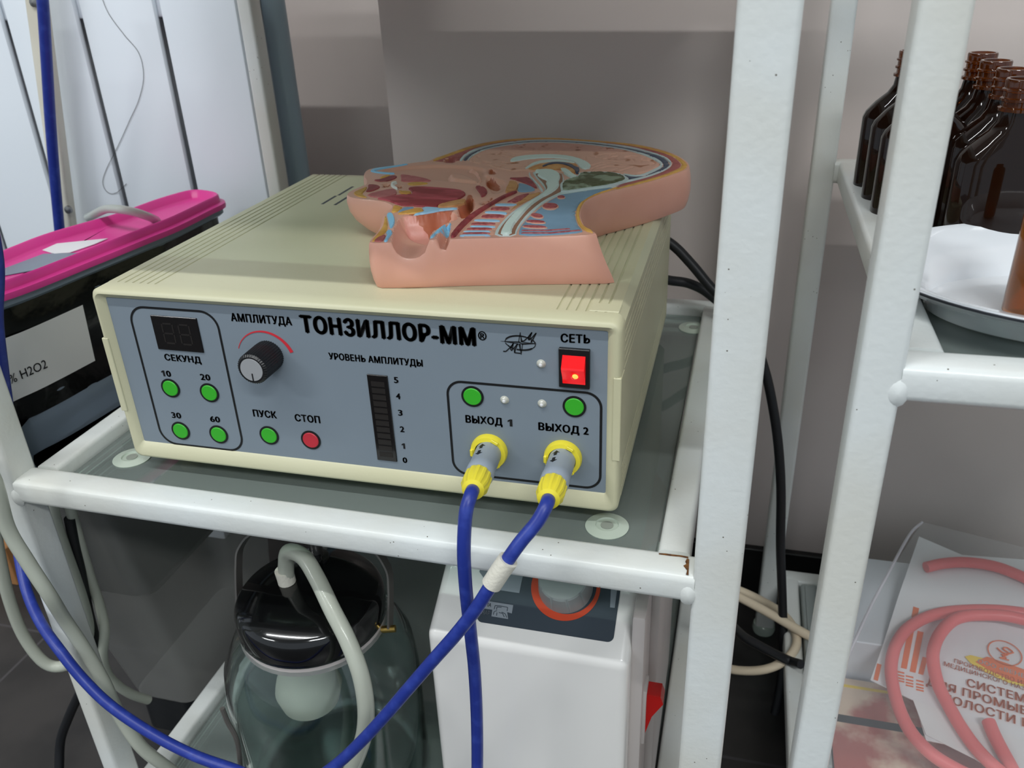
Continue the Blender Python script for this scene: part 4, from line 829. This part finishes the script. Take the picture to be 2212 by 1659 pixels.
make('wire_clip', tube([at(480, 1530, y=JY-.06), at(492, 1560, y=JY-.06), at(512, 1600, y=JY-.06), at(520, 1660, y=JY-.06)], .0018, n=8), M['steel_strap'], JR)
jt = [(fx+Vector((0, 0, .006)), ), (at(618, 1218, y=fx.y-.001),), (at(624, 1192, y=fx.y-.006),), (at(655, 1203, y=fx.y-.016),), (at(684, 1248, y=fx.y-.026),), (at(717, 1316, y=fx.y-.040),), (at(751, 1383, y=fx.y-.050),), (at(778, 1454, y=fx.y-.058),), (at(790, 1521, y=fx.y-.062),), (at(788, 1578, y=fx.y-.062),), (at(774, 1626, y=fx.y-.062),), (at(754, 1672, y=fx.y-.060),), (at(730, 1720, y=fx.y-.058),), (at(690, 1760, y=fx.y-.05),)]
JT = thing('silicone_hose', 'translucent silicone hose arching from the black jar lid down past the jar', 'hose', fx)
make('hose', tube([p[0] for p in jt], .0056, n=18), M['silicone_tube'], JT)
make('wrapped_end', tube([fx+Vector((0, 0, .004)), fx+Vector((-.0002, -.0002, .009)), fx+Vector((-.0006, -.0006, .015))], .0064, n=18), M['tape_white'], JT)
# hoses round the near cart leg
def hose(lab, pts, r, m=None): tag(make('silicone_hose', tube([at(x, y, y=v) for x, y, v in pts], r, n=16), m or M['silicone_tube']), lab, 'hose')
hose('translucent silicone hose lying against the cart leg under the blue cable', [(-50, 980, -.06), (-12, 1040, -.062), (16, 1139, -.062), (60, 1214, -.062), (107, 1286, -.061), (139, 1338, -.053), (179, 1397, -.049), (222, 1469, -.047), (258, 1545, -.047), (304, 1612, -.047), (357, 1655, -.04), (420, 1700, -.02)], .0046)
hose('looped translucent silicone hose hanging behind the cart leg', [(-60, 1000, -.005), (-20, 1110, -.002), (0, 1210, .0), (20, 1295, .002), (50, 1372, .004), (92, 1428, .006), (130, 1440, .01), (170, 1420, .014), (190, 1370, .016), (183, 1318, .016), (162, 1250, .016), (139, 1185, .014), (118, 1120, .012), (108, 1060, .01), (104, 1015, .002)], .0046)
hose('thin translucent hose curling to the bin foot behind the cart leg', [(150, 1090, .022), (172, 1170, .026), (196, 1250, .030), (216, 1310, .030), (226, 1360, .026), (222, 1417, .02), (232, 1455, .02), (254, 1480, .022), (285, 1500, .028), (320, 1512, .04)], .0040)
tag(make('cable', tube([at(x, y, y=v) for x, y, v in ((84, -60, .28), (92, 0, .28), (100, 120, .285), (108, 250, .29), (118, 380, .295), (128, 490, .30), (138, 600, .305), (145, 760, .31), (150, 900, .31))], .0050, n=16), M['cable_blue']), 'thick blue cable hanging in front of the white radiator', 'cable')
tag(make('cable', tube([at(x, y, y=v) for x, y, v in ((150, 1120, .02), (162, 1180, .022), (175, 1236, .024), (190, 1318, .026), (203, 1372, .026), (206, 1420, .024), (192, 1462, .022), (171, 1500, .02), (148, 1550, .016), (131, 1600, .01), (128, 1662, .0), (126, 1720, -.01))], .0040, n=14), M['rubber_black']), 'dark cable running down behind the cart leg to the floor', 'cable')

# ------------------------------------------------------------------ suction pump
PYF = -.012
q = [at(*p, y=PYF) for p in ((943, 1659), (1366, 1659), (945, 1400), (1371, 1445))]
PX0, PX1 = (q[0].x+q[2].x)/2-.002, (q[1].x+q[3].x)/2
ze = (at(1335, 1440, y=PYF).z+at(1075, 1397, y=PYF).z)/2
PB = -.3064
PM = thing('suction_pump', 'white suction pump with a grey dial on a dark sloping panel, beside the jar', 'medical pump', ((PX0+PX1)/2, .10, PB))
D1 = PYF+.21
prof = [(PYF, PB), (PYF, ze-.004), (PYF+.0002, ze-.0024), (PYF+.0006, ze-.0008), (PYF+.0012, ze+.0006), (PYF+.0020, ze+.0018), (PYF+.003, ze+.003), (PYF+.003+.0745, ze+.003+.043), (PYF+.083, ze+.050), (PYF+.092, ze+.052), (D1, ze+.052), (D1, PB)]
def prism(x0, x1, ins=0):
    k = len(prof); vs = [(x, y, z) for x in (x0, x1) for y, z in prof]
    return vs, [[i, (i+1) % k, (i+1) % k+k, i+k] for i in range(k)]+[list(range(k)), list(range(k, 2*k))[::-1]]
b = bmesh.new(); g = prism(PX0, PX1-.004); vv = [b.verts.new(v) for v in g[0]]
for f in g[1]: b.faces.new([vv[i] for i in f])
bmesh.ops.recalc_face_normals(b, faces=b.faces)
side = [e for e in b.edges if abs(e.verts[0].co.x-e.verts[1].co.x) < 1e-6 and e.calc_face_angle(0) > 1]
bmesh.ops.bevel(b, geom=side, offset=.006, segments=4, profile=.5, affect='EDGES')
make('housing', bmgeo(b), M['pump_white'], PM, angle=40)
makes('side_seam', [box(PX1-.0045, PX1+.004, PYF+.012, D1, PB+.002, ze+.03, .002), box(PX1+.0035, PX1+.010, PYF+.050, D1, PB+.002, ze+.048, .002)], M['pump_side'], PM)
n_ = Vector((0, -.043, .0745)).normalized(); p_ = Vector((0, PYF+.003, ze+.003)); e_ = Vector((0, .0745, .043)).normalized()
pq = lambda x, y: at(x, y, p=p_, n=n_)
f3 = lambda q, k: q+n_*k
bl, br_ = pq(1052, 1343), pq(1325, 1393); xl_, xr_ = pq(1038, 1300).x, (pq(1325, 1393).x+pq(1340, 1268).x)/2
s0 = (pq(1190, 1368)-p_).dot(e_); pt = lambda x, s, k=0: Vector((x, p_.y, p_.z))+e_*s+n_*k
make('control_panel', plate([pt(x, s, .0001) for x, s in rrect(xl_, xr_, s0, .0735, .004)], n_, .0005), M['pump_panel'], PM, smooth=False)
dc = pq(1222, 1268); dc = pt(dc.x, (dc-p_).dot(e_)); DR = (pq(1147, 1264)-pq(1296, 1272)).length/2
rr = lambda r, dx=0, ds=0: [(dc.x+dx+r*math.cos(k*math.pi/30), (dc-p_).dot(e_)+ds+r*math.sin(k*math.pi/30)) for k in range(60)]
make('dial_scale', ring(rr(DR), rr(DR*.84, DR*.05, DR*.04), .0002, lambda u, v, w: pt(u, v, .0007+w)), M['pump_orange'], PM, smooth=False)
make('dial_knob', lathe([(.0001, 0), (DR*.79, 0), (DR*.78, .002), (DR*.70, .0165), (DR*.66, .0178), (.0001, .0180)], dc+n_*.0007, n_, 120, rfun=lambda w, i: 1-(.035 if i in (2, 3) and math.cos(10*w) > .90 else 0)), M['pump_knob'], PM, angle=25)
def lab(pts, m=None, k=.0007): return plate([pq(*p)+n_*k for p in pts], n_, .0001)
makes('panel_window', [lab([(1036, 1236), (1040, 1222), (1130, 1244), (1122, 1282), (1062, 1273)]), lab([(1320, 1266), (1334, 1268), (1328, 1314), (1318, 1313)])], M['pump_print'], PM, smooth=False)
em_ = [lab([(1040, 1297), (1109, 1308), (1106, 1326), (1096, 1323), (1098, 1338), (1062, 1332), (1064, 1318), (1038, 1314)])]
lg2 = make('maker_plate', em_, M['pump_print'], PM, smooth=False)
st_ = []
for pts in ([(1068, 1317), (1070, 1309), (1082, 1310), (1097, 1313), (1096, 1321)], [(1073, 1318), (1074, 1312), (1084, 1313)], [(1066, 1329), (1068, 1322), (1074, 1320)], [(1073, 1331), (1074, 1324)], [(1090, 1334), (1086, 1326), (1078, 1324)], [(1095, 1335), (1092, 1327), (1084, 1323)]):
    for a, b in zip(pts, pts[1:]):
        A, B = pq(*a)+n_*.00085, pq(*b)+n_*.00085; s = (B-A).cross(n_).normalized()*.00022; st_.append(plate([A+s, B+s, B-s, A-s], n_, .00005))
make('emblem_lines', st_, M['pump_panel'], lg2, smooth=False)
text('lettering', 'OMA', pq(1041, 1309), pq(1061, 1312.5), e_, n_, .0026, M['pump_panel'], PM, .01, .0009)
text('lettering', 'АНАР', pq(1034, 1326), pq(1058, 1330), e_, n_, .0026, M['pump_print'], PM, .01, .0009)
sw = make('switch_frame', box(PX1+.0, PX1+.0062, PYF+.016, PYF+.032, -.188, -.140, .001), M['pump_side'], PM)
a = (PYF+.018, PYF+.030); xs = PX1+.006
prof2 = [(-.180, 0), (-.163, .004), (-.150, .011), (-.144, .009), (-.144, 0)]
vs = [(xs+x, y, z) for y in a for z, x in prof2]; k = len(prof2)
make('switch_rocker', (vs, [[i, (i+1) % k, (i+1) % k+k, i+k] for i in range(k)]+[list(range(k)), list(range(k, 2*k))[::-1]]), M['switch_red'], sw, angle=20)

# ------------------------------------------------------------------ cables between the carts
def cable(lab, pts, r, m, g=None): return tag(make('cable', tube([at(x, y, y=v) for x, y, v in pts], r, n=14), m), lab, 'cable', g)
cable('black mains cable bowing out from behind the instrument, beyond the cart leg', [(1395, 500, .296), (1450, 527, .298), (1495, 572, .296), (1535, 620, .292), (1580, 665, .289), (1624, 722, .29), (1652, 800, .285), (1668, 870, .28), (1681, 960, .275), (1687, 1060, .27), (1686, 1180, .265), (1690, 1300, .26), (1692, 1400, .25), (1684, 1490, .235), (1663, 1580, .22), (1636, 1665, .20), (1610, 1730, .19)], .0042, M['rubber_black'])
cable('black mains cable leaving the instrument low and hugging the cart leg', [(1400, 598, .296), (1449, 606, .306), (1490, 613, .311), (1530, 634, .313), (1575, 680, .309), (1598, 760, .275), (1602, 860, .22), (1596, 960, .19), (1587, 1060, .17), (1578, 1170, .16), (1570, 1260, .16), (1570, 1330, .17), (1600, 1370, .19), (1640, 1395, .20), (1700, 1425, .21), (1730, 1435, .20)], .0042, M['rubber_black'])
zc = -.283
tag(make('cable', tube([at(x, y, z=z) for x, y, z in ((1440, 1230, -.272), (1500, 1245, -.276), (1562, 1272, -.280), (1620, 1302, -.283), (1680, 1335, -.284), (1745, 1372, -.284), (1790, 1392, -.286), (1835, 1405, -.286), (1900, 1411, -.287), (1990, 1412, -.287))], .0043, n=14), M['cable_cream']), 'cream cable crossing from the pump cart to the lower shelf of the bottle cart', 'cable')
tag(make('cable', tube([at(x, y, z=z) for x, y, z in ((1440, 1235, -.281), (1500, 1240, -.286), (1562, 1262, -.290), (1620, 1285, -.294), (1680, 1318, -.296), (1712, 1352, -.293), (1721, 1390, -.292), (1700, 1423, -.296), (1660, 1444, -.306), (1610, 1449, -.318), (1560, 1440, -.326), (1500, 1410, -.332))], .0041, n=14), M['cable_cream']), 'cream cable forming a round loop between the two carts', 'cable')

# ------------------------------------------------------------------ amber bottles
GZ = .1284-.009
def bottle(label, cx, cy, dark, group, rz=0):
    t = thing('amber_bottle', label, 'bottle', (cx, cy, GZ), group)
    hw, hd = .0262, .0158
    def sec(a, b, e, n=40):
        out = []
        for k in range(n):
            w = 2*math.pi*k/n; c, s = math.cos(w), math.sin(w)
            out.append((cx+a*math.copysign(abs(c)**(2/e), c), cy+b*math.copysign(abs(s)**(2/e), s)))
        return np.array(out)
    rows = [(sec(.022, .012, 2.5), GZ), (sec(hw-.001, hd-.001, 2.5), GZ+.0012), (sec(hw, hd, 2.5), GZ+.004), (sec(hw, hd, 2.5), GZ+.056), (sec(hw-.0016, hd-.0010, 2.4), GZ+.060), (sec(hw-.007, hd-.0032, 2.3), GZ+.0665), (sec(.0125, .0108, 2.1), GZ+.0725), (sec(.0094, .0094, 2), GZ+.0775), (sec(.0086, .0086, 2), GZ+.083)]
    ins = lambda P, d: np.array((cx, cy))+(P-np.array((cx, cy)))*(1-d/.0088)
    nk = [(.0088, .083), (.0104, .0834), (.0104, .0850), (.0088, .0856), (.0088, .0880), (.0100, .0886), (.0100, .0898), (.0088, .0904), (.0088, .0930), (.0098, .0936), (.0098, .0945), (.0088, .0950), (.0090, .0988), (.0086, .0996), (.0072, .0996), (.0070, .0985), (.0070, .080)]
    gm = M['amber_dark']
    make('body', shell(rows, True, True), gm, t, angle=60)
    make('neck', lathe(nk, (cx, cy, GZ), n=36), M['amber_glass'], t, angle=40)
    return t
def base_at(px, py, y): return at(px, py, y=y).x
bx = lambda px, py, y: at(px, py, y=y).x
YS = (.262, .226, .190, .154)
LA = ('amber bottle rearmost in the row by the shelf rail, neck half hidden by the leg', 'amber bottle second in the row along the shelf rail, mostly behind the near cart leg', 'amber bottle nearest in the row along the shelf rail, close beside the cart leg')
LB = ('amber bottle with the tallest standing neck, rearmost of the row behind the white dish', 'amber bottle with a dark neck just in front of the rearmost one behind the dish', 'amber bottle squeezed third in the row behind the white dish', 'amber bottle nearest to the white dish, its ribbed shoulder catching the light')
xa, xb = bx(1972, 120, YS[0]), bx(2134, 118, YS[0])
for i in range(3): bottle(LA[i], xa+.002*i, YS[i], True, 'amber bottles on the glass shelf')
for i, (x, y) in enumerate(((.5175, .246), (.5165, .205), (.5172, .167), (.5110, .126))): bottle(LB[i], x+(i == 3)*.002, y, True, 'amber bottles on the glass shelf')
# ------------------------------------------------------------------ enamel dish and the bottle in it
DZ = GZ+.0005; rim = [(1872, 545), (1880, 520), (1915, 500), (1960, 490), (2000, 486), (2060, 484.5), (2130, 486), (2200, 490)]
cxd, cyd = .549, .043
def oval(sx, sy, z, dx=0): return (np.array([(cxd+dx+sx*math.cos(w)*(1+.0*math.sin(w)), cyd+sy*math.sin(w)) for w in np.arange(72)*2*math.pi/72]), z)
rz_ = GZ+.023
DS = thing('enamel_dish', 'shallow white enamel dish with a worn dark rim in front of the amber bottles', 'dish', (cxd, cyd, GZ))
make('bowl', shell([oval(.080, .046, GZ+.0002), oval(.0825, .049, GZ+.002), oval(.0845, .052, GZ+.0095), oval(.099, .068, GZ+.0155), oval(.106, .077, rz_-.002), oval(.109, .081, rz_), oval(.1088, .0808, rz_+.0012), oval(.1040, .0755, rz_+.0004), oval(.0960, .065, GZ+.0165), oval(.0825, .050, GZ+.0105), oval(.080, .047, GZ+.0045), oval(.05, .03, GZ+.0035)]), M['dish_enamel'], DS, angle=60)
make('worn_rim', shell([oval(.1086, .0806, rz_-.0009), oval(.1097, .0817, rz_-.0007), oval(.1098, .0818, rz_+.0003), oval(.1088, .0808, rz_+.0004), oval(.1086, .0806, rz_-.0009)], False, False), M['dish_rim'], DS)
bc = at(2250, 560, y=.030)
t = thing('amber_vial', 'lighter amber glass vial standing in the white enamel dish', 'vial', (bc.x, .030, GZ+.0046))
make('glass', lathe([(.0001, 0), (.010, 0), (.0115, .0015), (.0115, .052), (.010, .056), (.0075, .060), (.0075, .070), (.0060, .070), (.0060, .058), (.0095, .053), (.0100, .003), (.0001, .003)], (bc.x, .030, GZ+.0046), n=40), M['amber_light'], t, angle=60)

# ------------------------------------------------------------------ lower shelf of the bottle cart: carton, booklet, bag with tubing
LS = -.295-.009
a = at(1860, 1340, z=-.262)
tag(make('carton', box(.485, .70, .205, .325, LS+.0002, -.252, .001, 1), M['box_white'], smooth=False), 'flat white carton under the clear tubing bag on the lower shelf', 'box')
tag(make('sample_tray', [box(.4645, .480, .10, .318, LS+.0002, LS+.016, .002), box(.468, .4765, .105, .313, LS+.0162, LS+.0172)], M['pump_knob'], smooth=False), 'grey tray strip along the rail of the lower shelf', 'tray')
mz = LS+.012
BK = thing('booklet', 'glossy booklet with reddish tissue pictures lying under the clear bag', 'booklet', (.55, .08, LS))
make('pages', box(.4820, .70, -.03, .2, LS+.0002, mz, .0006, 1), M['paper_white'], BK, smooth=False)
make('cover', box(.4815, .7005, -.0305, .2005, mz, mz+.0006), M['mag_print'], BK, smooth=False)
make('cover_band', box(.4820, .70, .150, .158, mz+.0006, mz+.0008), M['dish_rim'], BK, smooth=False)
make('cover_line', box(.4820, .70, .190, .193, mz+.0006, mz+.0008), M['print_yellow'], BK, smooth=False)
bn = Vector((0, -.14, 1)).normalized(); bp_ = Vector((.55, .10, -.2665))
bq = lambda x, y, k=0: at(x, y, p=bp_+bn*k, n=bn)
def sheet(pts, k, t): return plate([bq(x, y, k) for x, y in pts], bn, t)
BG = thing('tubing_bag', 'clear plastic bag holding pink rubber tubing and a printed insert', 'bag', bq(2080, 1400))
make('film', [sheet([(1992, 1128), (2240, 1190), (2330, 1300), (2330, 1760), (1750, 1700), (1783, 1500), (1880, 1300)], .0240, .0003)], M['bag_film'], BG, smooth=False)
make('seam', tube([bq(x, y, .0240) for x, y in ((1992, 1128), (1970, 1148), (1950, 1180), (1918, 1240), (1880, 1312), (1835, 1410), (1800, 1485), (1775, 1545))], .0013, n=8), M['bag_seam'], BG)
II = thing('printed_insert', 'white insert with orange printing inside the clear bag', 'leaflet', bq(2080, 1400, .002))
make('sheet', sheet([(1985, 1160), (2078, 1200), (2240, 1212), (2330, 1300), (2330, 1700), (2200, 1640), (2000, 1600), (1975, 1515), (1880, 1470), (1905, 1400), (1940, 1290)], .002, .0008), M['paper_white'], II, smooth=False)
make('fold', sheet([(1972, 1512), (2085, 1555), (2240, 1610), (2330, 1690), (2200, 1700), (2105, 1640), (2000, 1588)], .0032, .0006), M['label_paper'], II, smooth=False)
def itext(s, A, B, cap, m='print_orange', bold=.03):
    A, B = bq(*A, .0042), bq(*B, .0042); u = (B-A).cross(bn)*-1
    text('lettering', s, A, B, u if u.dot(Vector((0, 1, 0))) > 0 else -u, bn, cap, M[m], II, bold, .0002)
def gg(x, y): return (1780+x/3.137, 1130+y/3.137)
itext('СИСТЕМА', gg(965, 1105), gg(1440, 1240), .0075); itext('ДЛЯ ПРОМЫВАНИЯ', gg(690, 1095), gg(1680, 1395), .0075)
itext('ПОЛОСТИ НОСА', gg(800, 1205), gg(1640, 1470), .0075)
itext('ПРОИЗВОДСТВО ИЗДЕЛИЙ', gg(880, 945), gg(1560, 1165), .0040, bold=.015); itext('МЕДИЦИНСКОГО НАЗНАЧЕНИЯ', gg(812, 965), gg(1620, 1215), .0040, bold=.015)
ob = [gg(960, 895), gg(1000, 885), gg(1080, 905), gg(1200, 945), gg(1355, 1000), gg(1480, 1060), gg(1500, 1110), gg(1380, 1105), gg(1250, 1070), gg(1100, 1000), gg(1000, 940)]
make('maker_badge', sheet([(x-2, y+3) for x, y in ob], .0040, .0001), M['print_yellow'], II, smooth=False); make('maker_badge', sheet([(x+8, y) for x, y in ob[2:]], .0042, .0001), M['print_orange'], II, smooth=False)
itext('ООО «ВЕНЕР', gg(1040, 945), gg(1400, 1065), .0040, 'paper_white', .015)
cc = bq(*gg(1225, 880), .0042); ex_ = (bq(*gg(1345, 915), .0042)-bq(*gg(1100, 845), .0042)).normalized(); ey_ = bn.cross(ex_)
R_ = (bq(*gg(1345, 915), .0042)-cc).length
make('emblem_ring', ring([(math.cos(k*.1309), math.sin(k*.1309)) for k in range(48)], [(.93*math.cos(k*.1309), .93*math.sin(k*.1309)) for k in range(48)], .0001, lambda u, v, w: cc+ex_*u*R_+ey_*v*R_+bn*w), M['print_orange'], II, smooth=False)
make('emblem_cup', [tube([cc+ex_*x*R_+ey_*y*R_ for x, y in pts], .0006, n=6) for pts in (((-.45, .25), (-.2, .02), (0, -.02), (.2, .02), (.5, .25)), ((0, 0), (0, -.35), (-.25, -.5), (.25, -.5)), ((.45, .3), (.1, .5), (-.1, .3), (.2, .1), (.1, -.15), (-.15, -.2), (.1, -.4)))], M['print_orange'], II)
bars = []
for x0, y0, x1, y1, w in ((540, 980, 590, 720, 40), (600, 1005, 655, 730, 40), (655, 1020, 685, 905, 34), (350, 1060, 375, 950, 30)):
    bars.append([gg(x0-w/2, y0), gg(x0+w/2, y0+10), gg(x1+w/2, y1+10), gg(x1-w/2, y1)])
for x0, y0, w, st in ((520, 1000, 50, (0, 22, 42, 60)), (580, 1030, 52, (0, 24, 44, 62)), (650, 1060, 52, (0, 24, 44, 62))):
    for d in st: bars.append([gg(x0-w/2, y0+d), gg(x0+w/2, y0+d+12), gg(x0+w/2-1, y0+d+22), gg(x0-w/2-1, y0+d+10)])
bars.append([gg(605, 565), gg(645, 578), gg(632, 640), gg(592, 640)])
make('print_bars', [sheet(p, .0030, .0001) for p in bars], M['print_orange'], II, smooth=False)
PT = [[(690, 300), (800, 275), (930, 265), (1060, 275), (1180, 300), (1300, 345), (1420, 400), (1560, 480)],
      [(1500, 690), (1380, 660), (1240, 630), (1100, 622), (960, 630), (860, 670), (780, 760), (740, 870), (745, 980), (780, 1110), (840, 1230), (920, 1370), (1010, 1500), (1100, 1600), (1200, 1690)],
      [(1500, 640), (1350, 610), (1180, 592), (1000, 590), (820, 605), (680, 645), (560, 720), (485, 830), (455, 960), (465, 1090), (500, 1230), (560, 1370), (640, 1480), (750, 1580), (880, 1660), (1000, 1720)],
      [(1115, 1345), (1150, 1430), (1200, 1530), (1260, 1640), (1310, 1740)]]
for pts, lab in zip(PT, ('pink rubber tube end at the top of the clear bag', 'pink rubber tube making the inner loop in the clear bag', 'pink rubber tube making the outer loop in the clear bag', 'short straight pink rubber tube low in the clear bag')):
    ks = [.0188, .0188, .0188, .0186, .0184, .0178, .0165, .0150, .0130, .0110, .0095]+[.0090]*9 if 'inner' in lab else [.0088]*20
    tag(make('rubber_tube', tube([bq(*gg(*p), k) for p, k in zip(pts, ks)], .0050, n=16), M['tube_pink']), lab, 'tube', 'pink tubes in the clear bag')

# ------------------------------------------------------------------ lift the scene so that the floor is z = 0
for o in list(S.objects):
    if o.parent is None: o.location.z -= FLOOR
